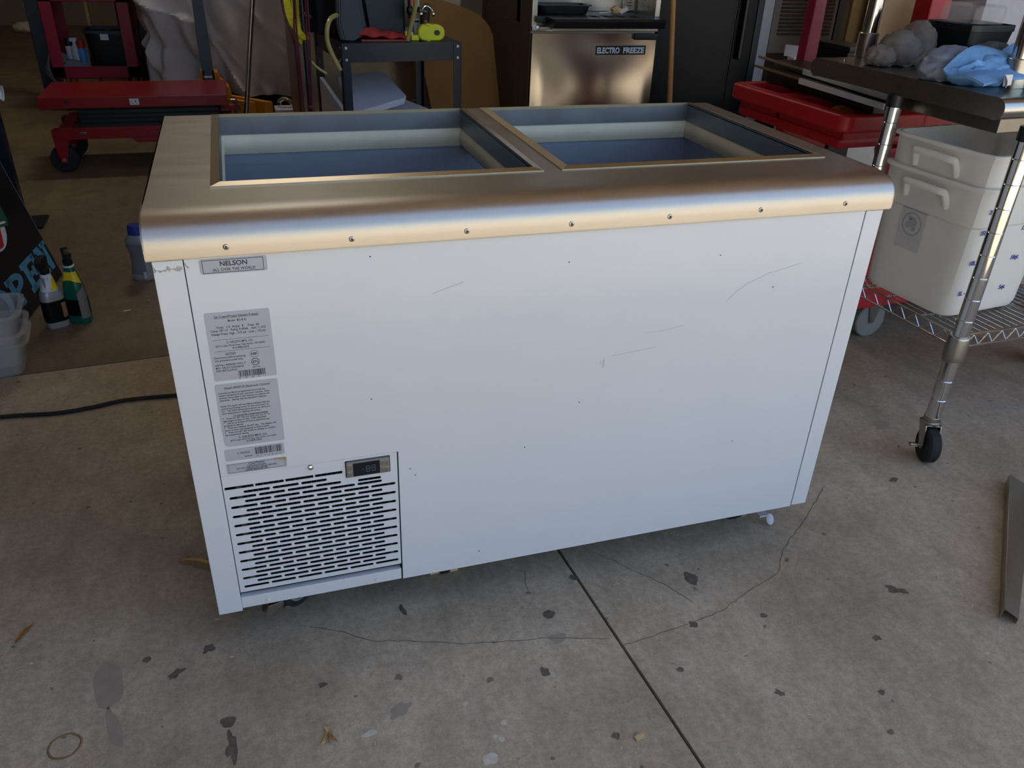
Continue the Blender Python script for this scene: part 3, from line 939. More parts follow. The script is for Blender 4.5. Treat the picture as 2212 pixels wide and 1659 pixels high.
# power cord
g = G(); g.tube([(-1.05, 1.03, .006), (-.80, .975, .006), (-.556, .977, .006), (-.422, .962, .006), (-.33, .972, .006), (-.254, .990, .006), (-.123, .985, .006), (.15, .96, .006), (.45, .80, .006), (.60, .66, .03), (.62, .672, .14)], .0055, 10, 5)
tag(obj('power_cord', g, 'rubber'), 'black electric cord running across the concrete to behind the freezer', 'cord')

# ------------------------------------------------------------------ things at the left: sign, pans, bottles
sg = thing('sandwich_board', 'black sandwich board sign reading OPEN in light blue letters', 'sign', (-.60, 1.60, 0))
# face plane: bottom edge direction U, up direction V (leans back)
U = Vector((.118, .993, 0)).normalized()
V = Vector((-.262, 0.0, 1.0)); V = (V - U * V.dot(U)).normalized()
N = U.cross(V).normalized()
B0 = Vector((-.546, 1.994, 0.004))      # far bottom corner of the face
def SP(u, v, n=0.0):                    # u back towards the camera from the far corner
    return B0 + U * u + V * v + N * n
g = G(); g.slab([SP(-.60, 0), SP(0, 0), SP(0, .95), SP(-.60, .95)], N * -.008, .001); pn = obj('front_board', g, 'sign', sg)
g = G()
for a in ((SP(0, 0), SP(0, .95)), (SP(-.60, 0), SP(0, 0)), (SP(-.60, .95), SP(0, .95))):
    g.cyl(a[0] - N * .004, a[1] - N * .004, .0046, 8)
obj('board_edge', g, 'grey_pl', pn)
g = G(); q = [SP(-.60, 0) + Vector((-.50, 0, 0)), SP(0, 0) + Vector((-.50, 0, 0)), SP(0, .95) + Vector((-.02, 0, 0)), SP(-.60, .95) + Vector((-.02, 0, 0))]
g.slab(q, (-.007, 0, 0), .001); obj('rear_board', g, 'sign', sg)
def strokes(g, u, v, w, h, rects):
    for (a, b, c_, d) in rects:
        g.slab([SP(u + a * w, v + c_ * h, .0004), SP(u + b * w, v + c_ * h, .0004), SP(u + b * w, v + d * h, .0004), SP(u + a * w, v + d * h, .0004)], N * .0008)
g = G()
hh = .100; vb = .043
u0 = -.122
strokes(g, u0, vb, .112, hh, [(.12, .34, 0, 1), (.66, .88, 0, 1), (0, .46, 0, .15), (0, .34, .85, 1), (.54, 1, .85, 1)])
g.slab([SP(u0 + .112 * .12, vb + hh, .0005), SP(u0 + .112 * .38, vb + hh, .0005), SP(u0 + .112 * .88, vb, .0005), SP(u0 + .112 * .62, vb, .0005)], N * .0008)
u0 = -.268
strokes(g, u0, vb, .128, hh, [(.10, .38, 0, 1), (0, 1, 0, .18), (0, 1, .82, 1), (.3, .72, .42, .58), (.8, 1, 0, .34), (.8, 1, .66, 1), (.62, .76, .33, .67)])
u0 = -.410
strokes(g, u0, vb, .125, hh, [(.10, .38, 0, 1), (0, .56, 0, .18), (0, .3, .82, 1)])
def ring2(cu_, cv, ru, rv, tu, tv, a0, a1, n=20):
    pr = []
    for k in range(n + 1):
        a = R(a0 + (a1 - a0) * k / n); pr.append((cu_ + ru * math.cos(a), cv + rv * math.sin(a)))
    for k in range(n, -1, -1):
        a = R(a0 + (a1 - a0) * k / n); pr.append((cu_ + (ru - tu) * math.cos(a), cv + (rv - tv) * math.sin(a)))
    for k in range(n):
        i, j = k, 2 * n + 1 - k
        g.slab([SP(*pr[i], .0004), SP(*pr[i + 1], .0004), SP(*pr[j - 1], .0004), SP(*pr[j], .0004)], N * .0008)
ring2(u0 + .050, vb + hh * .70, .075, hh * .30, .036, .018, -90, 90)
ring2(-.497, vb + hh * .5, .075, hh * .55, .036, .020, 0, 360, 32)
obj('lettering', g, 'sign_blue', pn, smooth=0)
g = G()
g.slab([SP(-.30 + .09 * math.cos(2 * PI * k / 36), .285 + .070 * math.sin(2 * PI * k / 36), .0004) for k in range(36)], N * .0008)
em = obj('emblem', g, 'white_pl', pn, smooth=0)
g = G()
g.slab([SP(-.345, .225, .0014), SP(-.285, .222, .0014), SP(-.225, .30, .0014), SP(-.285, .325, .0014)], N * .0006)
obj('emblem_stripe', g, 'sign_red', em, smooth=0)
g = G(); g.slab([SP(-.40, .285, .0016), SP(-.235, .272, .0016), SP(-.183, .259, .0016), SP(-.171, .275, .0016), SP(-.168, .316, .0016), SP(-.20, .365, .0016), SP(-.29, .40, .0016), SP(-.40, .38, .0016)], N * .0008)
obj('emblem_top', g, 'sign_green', em, smooth=0)
g = G(); g.slab([SP(-.26, .284, .0026), SP(-.195, .272, .0026), SP(-.195, .279, .0026), SP(-.26, .292, .0026)], N * .0004); ring2(-.25, .345, .045, .025, .007, .005, 0, 360, 20)
obj('emblem_lines', g, 'gasket', em, smooth=0)

def square_pan(z, h, w, d, taper=.86, t=.0025, flange=.012):
    pr = [(.001, z), (taper, z), (taper + .02, z + .006), (1.0, z + h - .006), (1.0 + flange / w * 2, z + h - .005), (1.0 + flange / w * 2, z + h), (1.0 - t / w * 2, z + h), (taper - t / w * 2, z + .006), (taper - .03, z + t), (.001, z + t)]
    return [(r * w / 2, zz) for r, zz in pr], d / w
names = ['clear plastic food pan on the floor by the sign, bottom of its stack', 'clear plastic food pan on the floor by the sign, middle of its stack', 'clear plastic food pan on the floor by the sign, top of its stack']
for k, (z0_, h_) in enumerate(((.001, .10), (.030, .10), (.085, .10))):
    pr, sy = square_pan(z0_, h_, .30, .19)
    g = G(); g.lathe(pr, seg=40, pw=7.0, sy=sy, mtx=Matrix.Translation((-.678, 1.285, 0)) @ Matrix.Rotation(R(6), 4, 'Z'))
    o = tag(centre(obj('food_pan', g, 'clear')), names[k], 'food pan', 'clear food pans stacked by the sign')

def spray_head(parent, x, y, z, ang, m='black'):
    Tm = Matrix.Translation((x, y, z)) @ Matrix.Rotation(ang, 4, 'Z')
    g = G()
    g.lathe([(.001, 0), (.014, 0), (.0145, .004), (.0145, .018), (.010, .022), (.001, .023)], seg=18, mtx=Tm)
    g.prism([(-.014, .020), (.010, .020), (.012, .030), (.034, .034), (.036, .050), (.020, .058), (-.012, .056), (-.020, .045)], 'y', -.010, .010, .003, mtx=Tm)
    g.cyl(Tm @ Vector((.034, 0, .043)), Tm @ Vector((.042, 0, .043)), .006, 10)
    hd = obj('spray_head', g, m, parent)
    g = G(); g.prism([(.014, .034), (.022, .034), (.020, .015), (.012, -.004), (.008, -.002), (.013, .015)], 'y', -.005, .005, .001, mtx=Tm)
    obj('trigger', g, m, hd)
    return hd
# silver and black bottle
b1 = thing('spray_bottle', 'black and silver trigger spray bottle with a yellow patch, in front of the sign', 'bottle', (-.498, 1.548, 0), group='cleaning sprays on the floor')
Tm = Matrix.Translation((-.498, 1.548, 0.0)) @ Matrix.Rotation(R(25), 4, 'Z')
PW = 3.2
g = G(); g.lathe([(.001, 0), (.030, 0), (.033, .004), (.0335, .022)], seg=28, sy=.72, pw=PW, mtx=Tm); bt = obj('bottle_base', g, 'silver_pl', b1)
g = G(); g.lathe([(.0335, .022), (.0345, .026), (.0345, .090), (.0335, .094)], seg=28, sy=.72, pw=PW, mtx=Tm); obj('bottle_band', g, 'black_gloss', b1)
g = G(); g.lathe([(.0335, .094), (.0330, .098), (.0315, .112), (.029, .121), (.0255, .126)], seg=28, sy=.74, pw=3, mtx=Tm); obj('bottle_shoulder', g, 'silver_pl', b1)
g = G(); g.lathe([(.0255, .126), (.0235, .135), (.020, .152), (.017, .170), (.0145, .180), (.001, .181)], seg=28, sy=.85, pw=2.3, mtx=Tm); nk = obj('bottle_neck', g, 'white_pl', b1)
def neckpatch(lo, hi, m, a0, a1, z0_, z1_):
    g = G()
    def f(u, v):
        z = z0_ + (z1_ - z0_) * v
        r = .0255 - (.0255 - .0155) * ((z - .126) / .050) + .0005
        wv = lo(v), hi(v)
        a = R(a0 + (a1 - a0) * (wv[0] + (wv[1] - wv[0]) * u))
        return Tm @ Vector((r * math.cos(a), r * .85 * math.sin(a), z))
    g.sheet(f, 10, 6, .0004)
    obj('neck_patch', g, m, nk)
neckpatch(lambda v: .5 - .5 * v, lambda v: .5 + .5 * v, 'silver_pl', -165, -85, .138, .172)
neckpatch(lambda v: .55 * v, lambda v: 1.0, 'yel_label', -95, -20, .128, .170)
g = G()
def lab(u, v):
    a = R(-62 + 50 * u); ca, sa = math.cos(a), math.sin(a); m_ = (abs(ca) ** PW + abs(sa) ** PW) ** (-1 / PW)
    return Tm @ Vector((.0350 * ca * m_, .0350 * .72 * sa * m_, .034 + .050 * v))
g.sheet(lab, 8, 3, .0003); obj('bottle_label', g, 'leaf_edge', b1)
spray_head(b1, -.498, 1.548, .181, R(-100))
# green bottle
b2 = thing('spray_bottle', 'green trigger spray bottle with a yellow collar and grey back label', 'bottle', (-.432, 1.568, 0), group='cleaning sprays on the floor')
Tm2 = Matrix.Translation((-.432, 1.568, 0.0)) @ Matrix.Rotation(R(-20), 4, 'Z')
prof2 = [(.032, .004), (.0335, .012), (.034, .060), (.0335, .100), (.031, .125), (.026, .145), (.020, .165), (.0165, .180)]
def seg_of(p, z0_, z1_):
    def r_at(z):
        for (a, b) in zip(p, p[1:]):
            if a[1] <= z <= b[1]:
                return a[0] + (b[0] - a[0]) * (z - a[1]) / (b[1] - a[1])
        return p[-1][0] if z > p[-1][1] else p[0][0]
    zs = [z0_] + [q[1] for q in p if z0_ < q[1] < z1_] + [z1_]
    return [(r_at(z), z) for z in zs]
g = G(); g.lathe([(.001, 0), (.030, 0), (.032, .004)] + seg_of(prof2, .004, .030)[1:], seg=28, sy=.75, pw=3, mtx=Tm2); obj('bottle_base', g, 'green', b2)
g = G(); g.lathe([(r + .0004, z) for r, z in seg_of(prof2, .030, .086)], seg=28, sy=.75, pw=3, mtx=Tm2); obj('bottle_band', g, 'black_gloss', b2)
g = G(); g.lathe(seg_of(prof2, .086, .180) + [(.0155, .190), (.001, .190)], seg=28, sy=.75, pw=2.6, mtx=Tm2); bb = obj('bottle_neck', g, 'green', b2)
g = G()
def yl(u, v):
    a = R(-170 + 170 * u); tri = abs(u - .45) * 1.6
    z = .150 + .026 * v - (0.020 * max(0, tri - .15)) * (1 - v)
    r = dict(seg_of(prof2, z - .0001, z))
    rr_ = seg_of(prof2, z, z + .0001)[0][0] + .0006
    ca, sa = math.cos(a), math.sin(a); m_ = (abs(ca) ** 2.6 + abs(sa) ** 2.6) ** (-1 / 2.6)
    return Tm2 @ Vector((rr_ * ca * m_, rr_ * .75 * sa * m_, z))
g.sheet(yl, 24, 4, .0003); obj('collar_label', g, 'yel_label', bb)
g = G()
def bl(u, v):
    a = R(-60 + 62 * u); z = .022 + (.085 + .03 * u) * v
    rr_ = seg_of(prof2, z, z + .0001)[0][0] + .0010
    ca, sa = math.cos(a), math.sin(a); m_ = (abs(ca) ** 3 + abs(sa) ** 3) ** (-1 / 3)
    return Tm2 @ Vector((rr_ * ca * m_, rr_ * .75 * sa * m_, z))
g.sheet(bl, 8, 6, .0003); obj('back_label', g, 'grey_pl', b2)
g = G(); g.lathe([(.015, .190), (.0165, .191), (.0165, .196), (.015, .197)], seg=20, mtx=Tm2); obj('neck_ring', g, 'white_pl', b2)
spray_head(b2, -.432, 1.568, .195, R(-70))
# wavy silver bottle by the freezer's back corner
b3 = thing('detergent_bottle', 'wavy silver bottle with a blue cap standing behind the freezer corner', 'bottle', (-.262, 1.905, 0))
Tm3 = Matrix.Translation((-.262, 1.905, 0)) @ Matrix.Rotation(R(-15), 4, 'Z')
g = G(); g.lathe([(.001, 0), (.036, 0), (.040, .004), (.041, .020), (.036, .055), (.033, .078), (.036, .105), (.043, .135), (.043, .150), (.036, .165), (.026, .172), (.001, .173)], seg=32, sy=.62, pw=2.5, mtx=Tm3)
obj('bottle_body', g, 'silver_pl', b3)
g = G(); g.lathe([(.001, .172), (.028, .172), (.029, .176), (.027, .203), (.024, .206), (.001, .2065)], seg=24, sy=.8, mtx=Tm3); obj('cap', g, 'blue_cap', b3)
P3 = [(.041, .02), (.036, .055), (.033, .078), (.036, .105), (.043, .135), (.043, .150)]
g = G()
def l3(u, v):
    a = R(-150 + 90 * u); z = .024 + .115 * v
    rr_ = seg_of(P3, z, z + .0001)[0][0] + .0006
    ca, sa = math.cos(a), math.sin(a); m_ = (abs(ca) ** 2.5 + abs(sa) ** 2.5) ** (-1 / 2.5)
    return Tm3 @ Vector((rr_ * ca * m_, rr_ * .62 * sa * m_, z))
g.sheet(l3, 12, 10, .0003); lb = obj('back_label', g, mat('slate_label', '6f7079', .5, var=.06, scale=60), b3)
g = G()
def l4(u, v):
    a = R(-78 + 14 * u); z = .010 + .026 * v
    rr_ = .0420
    ca, sa = math.cos(a), math.sin(a); m_ = (abs(ca) ** 2.5 + abs(sa) ** 2.5) ** (-1 / 2.5)
    return Tm3 @ Vector((rr_ * ca * m_, rr_ * .62 * sa * m_, z))
g.sheet(l4, 3, 3, .0003); obj('barcode_label', g, 'lavender', b3)

# dark upright and white cloth at the left edge
g = G(); g.box(-.815, -.765, 2.60, 2.65, .001, .60, .003); g.box(-.95, -.70, 2.56, 2.72, .001, .012, .003)
up = tag(centre(obj('steel_post', g, 'blue_steel')), 'dark navy steel post standing beyond the OPEN sign', 'post')
g = G()
g.sheet(lambda u, v: (-.83 + .115 * u - .01 * v, 2.56 + .02 * math.sin(u * 9) + .06 * v * (1 - v), .635 - .075 * u * (1 - .4 * v) - .07 * v + .01 * math.sin(u * 14 + v * 4)), 14, 8, .004)
g.box(-.83, -.78, 2.585, 2.64, .595, .62)
tag(centre(obj('hanging_cloth', g, 'white_cloth')), 'white cloth draped over the dark post at the left edge', 'cloth')

# ------------------------------------------------------------------ floor litter
def leaf(cx, cy, L, w, ang, m, label, curl=.012, name='dry_leaf', seed=0):
    t = thing(name, label, 'leaf', (cx, cy, 0), ang)
    g = G()
    def f(u, v):
        x = (u - .5) * L
        ww = w * (math.sin(PI * min(1, max(0, u))) ** .7) + .0005
        y = (v - .5) * ww
        z = .0015 + curl * (abs(v - .5) * 2) ** 2 * .5 + .003 * math.sin(u * 5 + seed) ** 2
        return (x, y + .06 * L * math.sin(u * 3), z)
    g.sheet(f, 18, 6, .0005)
    obj('blade', g, m, t, world=False)
    g = G(); g.tube([(x, .06 * L * math.sin((x / L + .5) * 3), .0032 + .003 * math.sin((x / L + .5) * 5 + seed) ** 2) for x in [(-.5 + k / 8) * L for k in range(9)]], .0006, 6, 2)
    obj('midrib', g, 'leaf_edge', t, world=False)
    return t
leaf(-.048, .252, .105, .020, R(-30), 'leaf', 'long tan dry leaf against the lower left corner of the freezer', .006)
leaf(-.355, .146, .052, .009, R(62), 'leaf_o', 'narrow orange dry leaf lying alone near the left edge', .004, seed=2)
leaf(-.445, .24, .03, .012, R(40), 'leaf_o', 'curled orange leaf at the very left edge of the concrete', .004, seed=3)
t = thing('seed_pod', 'pale tan papery seed pod on the concrete in the left foreground', 'seed pod', (.158, -.232, 0))
for s_ in (-1, 1):
    g = G(); g.sheet(lambda u, v: ((.0005 + .011 * v * (1 + .15 * math.sin(u * 9))) * math.cos(R(-20 + 140 * u)) * s_ + s_ * .001, .022 * v * (1 - .15 * math.cos(u * 11)) * math.sin(R(-85 + 170 * u)) * .8, .002 + .004 * v * v + .0015 * math.sin(u * 8)), 12, 6, .0005)
    obj('wing', g, 'leaf', t, world=False)
g = G(); g.tube([(0, -.010, .003), (.001, 0, .0045), (0, .012, .003)], .0014, 8, 3); obj('seed', g, 'leaf_edge', t, world=False)
g = G(); g.box(-.009, .009, -.003, .003, 0.001, .005, .0008, mtx=Matrix.Translation((.656, -.373, 0)) @ Matrix.Rotation(R(12), 4, 'Z')); g.box(-.009, .008, -.0055, -.003, 0.001, .0035, .0006, mtx=Matrix.Translation((.656, -.373, 0)) @ Matrix.Rotation(R(12), 4, 'Z'))
tag(centre(obj('wood_chip', g, 'wood_chip')), 'small pale wood chip on the concrete in the foreground', 'wood chip')
g = G()
rr = random.Random(11)
for k in range(150):
    x, y = rr.uniform(-.45, 1.9), rr.uniform(-.45, 2.2)
    if 0 < x < 1.22 and 0.0 < y < .7:
        continue
    L_ = rr.uniform(.0012, .0045)
    g.box(-L_, L_, -.0005, .0005, .0003, .0013, mtx=Matrix.Translation((x, y, .0004)) @ Matrix.Rotation(rr.uniform(0, PI), 4, 'Z'))
o = obj('grit', g, 'straw'); o['kind'] = 'stuff'; tag(o, 'scattered straw bits and pale grit on the concrete', 'litter')
g = G()
g.slab(patch(-.30, 1.62, .013, .004, .3, 3, .001), (0, 0, .001)); tag(centre(obj('paper_scrap', g, 'white_cloth')), 'torn white paper scrap on the floor beside the silver bottle', 'paper scrap')
# loose stainless angle at the right edge
g = G()
A0, A1 = Vector((1.478, -.322, 0)), Vector((1.87, .045, 0))
dv = (A1 - A0).normalized(); nv = Vector((dv.y, -dv.x, 0))
def ang(u, n_, z): return A0 + dv * u + nv * n_ + Vector((0, 0, z))
L_ = (A1 - A0).length
for q, vec in (([ang(0, 0, .001), ang(L_, 0, .001), ang(L_, .002, .028), ang(0, .002, .028)], nv * .0015),
               ([ang(0, .002, .028), ang(L_, .002, .028), ang(L_, .060, .006), ang(0, .030, .016)], Vector((0, 0, -.0015))),
               ([ang(0, .030, .016), ang(L_, .060, .006), ang(L_, .060, .001), ang(0, .030, .001)], nv * .0012)):
    g.slab(q, vec)
tag(centre(obj('steel_angle', g, 'zinc', smooth=0)), 'loose stainless angle bar lying on the concrete at the right edge', 'angle bar')

# ------------------------------------------------------------------ red scissor lift table
lt = thing('lift_table', 'low red scissor lift cart with a CE sticker and black bellows', 'lift cart', (-.34, 3.6, 0))
g = G(); g.box(-.782, .090, 3.42, 3.86, .318, .372, .004); pl = obj('platform', g, 'red', lt)
g = G(); g.cyl((-.655, 3.4199, .349), (-.655, 3.4185, .349), .0095, 16); obj('plug', g, 'black', pl)
g = G(); g.box(-.372, -.330, 3.4185, 3.4199, .331, .360); ce = obj('approval_sticker', g, 'label_w', pl)
g = G()
for (cx_, a0, a1) in ((-.358, 60, 300), (-.340, 60, 300)):
    n_ = 16
    for k in range(n_):
        aa, ab = R(a0 + (a1 - a0) * k / n_), R(a0 + (a1 - a0) * (k + 1) / n_)
        g.prism([(cx_ + .0085 * math.cos(aa), .3455 + .0095 * math.sin(aa)), (cx_ + .0085 * math.cos(ab), .3455 + .0095 * math.sin(ab)),
                 (cx_ + .0062 * math.cos(ab), .3455 + .0072 * math.sin(ab)), (cx_ + .0062 * math.cos(aa), .3455 + .0072 * math.sin(aa))], 'y', 3.4178, 3.4186)
g.box(-.3475, -.340, 3.4178, 3.4186, .3443, .3467)
obj('lettering', g, 'navy_ink', ce, smooth=0)
g = G(); g.box(-.62, .04, 3.46, 3.82, .205, .319, .004); bw = obj('bellows', g, 'black', lt)
g = G()
for k in range(5):
    g.box(-.626, .046, 3.454, 3.826, .214 + k * .022, .220 + k * .022, .002)
obj('bellows_fold', g, 'black_matt', bw)
g = G()
g.box(-.70, .10, 3.44, 3.49, .165, .222, .003); g.box(-.70, .10, 3.79, 3.84, .165, .222, .003); g.box(-.72, -.66, 3.44, 3.84, .165, .225, .003)
g.prism([(-.40, .165), (.1, .165), (.1, .140), (-.37, .140)], 'y', 3.445, 3.485, .002)
bf = obj('base_frame', g, 'red', lt)
g = G(); g.box(-.64, -.60, 3.437, 3.441, .190, .202, .001); g.cyl((-.63, 3.4385, .196), (-.63, 3.4345, .196), .006, 10); g.cyl((-.61, 3.4385, .196), (-.61, 3.4345, .196), .006, 10)
obj('bolt', g, 'chrome', bf)
for (yy) in (3.455, 3.775):
    g = G()
    g.prism([(-.758, .205), (-.690, .205), (-.690, .16), (-.712, .050), (-.742, .050), (-.752, .10)], 'y', yy - .012, yy - .004, .002)
    g.prism([(-.758, .205), (-.690, .205), (-.690, .16), (-.712, .050), (-.742, .050), (-.752, .10)], 'y', yy + .052, yy + .060, .002)
    g.box(-.758, -.69, yy - .012, yy + .06, .200, .210, .002)
    fk = obj('wheel_fork', g, 'red', lt)
    Tw = Matrix.Translation((-.727, yy + .024, .0665)) @ Matrix.Rotation(PI / 2, 4, 'X')
    g = G(); g.lathe([(.045, -.021), (.060, -.021), (.0655, -.016), (.0655, .016), (.060, .021), (.045, .021)], seg=30, mtx=Tw); obj('wheel', g, 'rubber', fk)
    g = G(); g.lathe([(.002, -.016), (.046, -.019), (.046, .019), (.002, .016)], seg=24, mtx=Tw); obj('wheel_hub', g, 'red_dark', fk)
    g = G(); g.cyl((-.727, yy - .018, .066), (-.727, yy + .066, .066), .010, 10, bev=.001); obj('axle', g, 'zinc', fk)
for yy in (3.46, 3.80):
    g = G(); g.box(.02, .07, yy, yy + .04, .12, .17, .002); fk = obj('wheel_fork', g, 'red', lt)
    g = G(); g.cyl((.045, yy - .002, .0665), (.045, yy + .042, .0665), .0655, 28, bev=.004); obj('wheel', g, 'rubber', fk)
g = G(); g.box(.088, .150, 3.48, 3.52, .28, .31, .003); g.box(.10, .20, 3.49, 3.53, .19, .215, .003); g.box(.115, .135, 3.485, 3.515, .19, .33, .004)
obj('handle_bracket', g, 'red', lt)
g = G(); g.tube([(.130, 3.46, .245), (.132, 3.46, .325), (.122, 3.46, .338), (.105, 3.46, .338)], .006, 8, 4); obj('pedal_lever', g, 'chrome', lt)
g = G(); g.tube([(.168, 3.52, .200), (.176, 3.52, .26), (.230, 3.52, .575), (.295, 3.52, .95), (.295, 3.56, .99), (.295, 3.76, .99), (.295, 3.80, .95)], .0125, 12, 3); obj('push_handle', g, 'chrome', lt)

# ------------------------------------------------------------------ yellow pallet jack
pj = thing('pallet_jack', 'yellow pallet jack with a flat dark handle in front of the draped load', 'pallet jack', (-.02, 4.32, 0))
g = G()
g.prism([(-.13, .20), (.11, .20), (.10, .255), (.055, .300), (.045, .345), (-.055, .345), (-.065, .300), (-.11, .255)], 'y', 4.29, 4.42, .004)
obj('housing', g, 'yellow', pj)
g = G(); g.box(-.035, .020, 4.275, 4.285, .28, .33, .002); g.box(-.04, -.03, 4.26, 4.30, .20, .36, .002); g.box(.015, .025, 4.26, 4.30, .20, .36, .002); obj('handle_pivot', g, 'black', pj)
g = G(); g.slab([(-.040, 4.262, .27), (.022, 4.262, .27), (.020, 4.30, .50), (.010, 4.34, .95), (-.040, 4.34, .95), (-.046, 4.30, .50)], (0, .022, 0), .003); hb = obj('draw_bar', g, 'blue_grey', pj)
g = G(); g.box(-.034, .012, 4.2585, 4.262, .318, .329); obj('bar_sticker', g, 'label_w', hb)
for x0_, x1_ in ((.03, .08), (.13, .18)):
    g = G(); g.slab([(x0_ - .06, 4.40, .075), (x1_ - .06, 4.40, .075), (x1_ + .16, 4.16, .075), (x0_ + .16, 4.16, .075)], (0, 0, .12), .004); obj('fork', g, 'yellow', pj)
g = G()
for x in (-.06, .03):
    g.cyl((x - .02, 4.35, .0905), (x + .02, 4.35, .0905), .090, 24, bev=.005)
obj('steer_wheel', g, 'rubber', pj)
g = G(); g.box(-.05, .02, 4.31, 4.39, .16, .21); g.cyl((-.015, 4.35, .1), (-.015, 4.35, .2), .03, 12); obj('steer_yoke', g, 'black', pj)

# ------------------------------------------------------------------ draped load
g = G()
cx, cy = .16, 4.98
def drape(u, v):
    a = 2 * PI * u - PI
    ca, sa = math.cos(a), math.sin(a)
    pw = 4.5
    m_ = (abs(ca) ** pw + abs(sa) ** pw) ** (-1 / pw)
    hem = .10 + .13 * max(0, math.cos(a + 2.3)) + .02 * math.sin(5 * a)
    z = hem + (1.45 - hem) * v
    k = 1 - v
    fold = .030 * math.sin(13 * a + 6 * v + 2.2 * math.sin(3 * a)) * (k ** .6) + .050 * noise.noise(Vector((a * 1.6, v * 3.2, 4.0))) \
        + .012 * math.sin(26 * a - 9 * v) * k ** 1.5 - .030 * max(0, 1 - abs(v - .10 - .16 * math.sin(a * 2 + 1)) * 16) \
        + .018 * math.sin(16 * v + 7 * a + 3 * noise.noise(Vector((a * 2, v * 2, 1))))
    fold += .055 * (1 - abs(math.sin(4.2 * a + 3.1 * v + 2.5 * noise.noise(Vector((a * .9, v * 1.5, 7)))))) ** 4 * (.3 + .7 * k) + .045 * (1 - abs(math.sin(7.5 * v + 2.4 * a + 2.0 * noise.noise(Vector((a, v * 2, 12)))))) ** 5 * k
    rx, ry = .54 - .17 * max(0, .42 - v) * 1.0, .52 - .20 * max(0, .30 - v)
    return (cx + (rx + fold) * ca * m_, cy + (ry + fold) * sa * m_, z)
g.sheet(drape, 260, 70, closed_u=True)
top = [v for v in g.bm.verts if v.co.z > 1.44]
g.box(cx - .56, cx + .56, cy - .52, cy + .52, 1.40, 1.46, .02)
dr = thing('draped_load', 'bulky load shrouded in a pale grey moving cloth behind the pallet jack', 'covered load', (cx, cy, 0))
obj('grey_cloth', g, 'cloth_g', dr, smooth=60)
g = G(); g.box(cx - .40, cx + .42, cy - .34, cy + .38, .10, 1.38, .01); obj('load', g, 'black_matt', dr)
g = G()
for x in (-.36, .36):
    for y in (-.30, .34):
        g.box(cx + x - .03, cx + x + .03, cy + y - .03, cy + y + .03, .001, .10)
obj('load_foot', g, 'black_matt', dr)
g = G(); g.box(.345, .50, 4.06, 4.20, .001, .165, .008); t_ = centre(obj('plastic_crate', g, 'lavender')); tag(t_, 'pale grey box on the floor under the draped cloth', 'box')
g = G(); g.tube([(.375, 4.14, .1775), (.38, 4.14, .20), (.41, 4.13, .215), (.44, 4.12, .20), (.45, 4.12, .1775)], .012, 10, 4); tag(centre(obj('hose_bend', g, 'chrome')), 'bent chrome pipe lying on the pale grey box', 'pipe')

# ------------------------------------------------------------------ red steel cart at the far left
rc = thing('steel_cart', 'tall crimson steel cart holding a black tote and spray cans', 'cart', (-.71, 5.15, 0))
X0, X1, Y0, Y1 = -.968, -.452, 5.0, 5.42
g = G(); g.box(X0, X1, Y0, Y0 + .004, .205, .278, .001); g.box(X0, X1, Y1 - .004, Y1, .205, .278, .001); g.box(X0, X0 + .004, Y0, Y1, .205, .278, .001); g.box(X1 - .004, X1, Y0, Y1, .205, .278, .001); g.box(X0, X1, Y0, Y1, .205, .210, .001)
g.box(X0, X1, Y0 - .001, Y0 + .014, .275, .279, .0008)
obj('lower_tray', g, 'red_dark', rc)
for (x, s_) in ((X0, 1), (X1, -1)):
    for (y, q) in ((Y0, 1), (Y1, -1)):
        g = G(); g.box(x, x + s_ * .072, y, y + q * .004, .210, .80, .001); g.box(x, x + s_ * .004, y, y + q * .072, .210, .80, .001); obj('corner_post', g, 'red_dark', rc)
g = G(); g.box(X0, X1, Y0, Y0 + .004, .660, .735, .001); g.box(X0, X1, Y1 - .004, Y1, .66, .735, .001); g.box(X0, X0 + .004, Y0, Y1, .66, .735); g.box(X1 - .004, X1, Y0, Y1, .66, .735); g.box(X0, X1, Y0, Y1, .66, .664)
obj('upper_tray', g, 'red_dark', rc)
for x in (X0 + .05, X1 - .05):
    for y in (Y0 + .05, Y1 - .05):
        swivel_caster('caster', rc, x, y, .055, .17, .03, R(20))
        g = G(); g.cyl((x, y, .17), (x, y, .206), .012, 10); obj('caster_stem', g, 'zinc', rc)
tt = thing('storage_tote', 'black plastic tote with a blue-grey rim inside the crimson cart', 'tote', (-.62, 5.24, .211))
g = G(); g.lathe([(.001, .211), (.122, .211), (.126, .218), (.142, .455), (.146, .456), (.146, .462), (.138, .462), (.120, .220), (.001, .219)], seg=36, pw=6, sy=.92, mtx=Matrix.Translation((-.62, 5.24, 0))); obj('bin', g, 'black', tt)
g = G(); g.lathe([(.146, .462), (.155, .463), (.156, .480), (.150, .482), (.138, .480), (.138, .463)], seg=36, pw=6, sy=.92, mtx=Matrix.Translation((-.62, 5.24, 0))); obj('rim', g, 'blue_grey', tt)
g = G(); g.box(-.665, -.615, 5.1030, 5.1070, .425, .462, .002); obj('tote_label', g, 'label_w', tt)
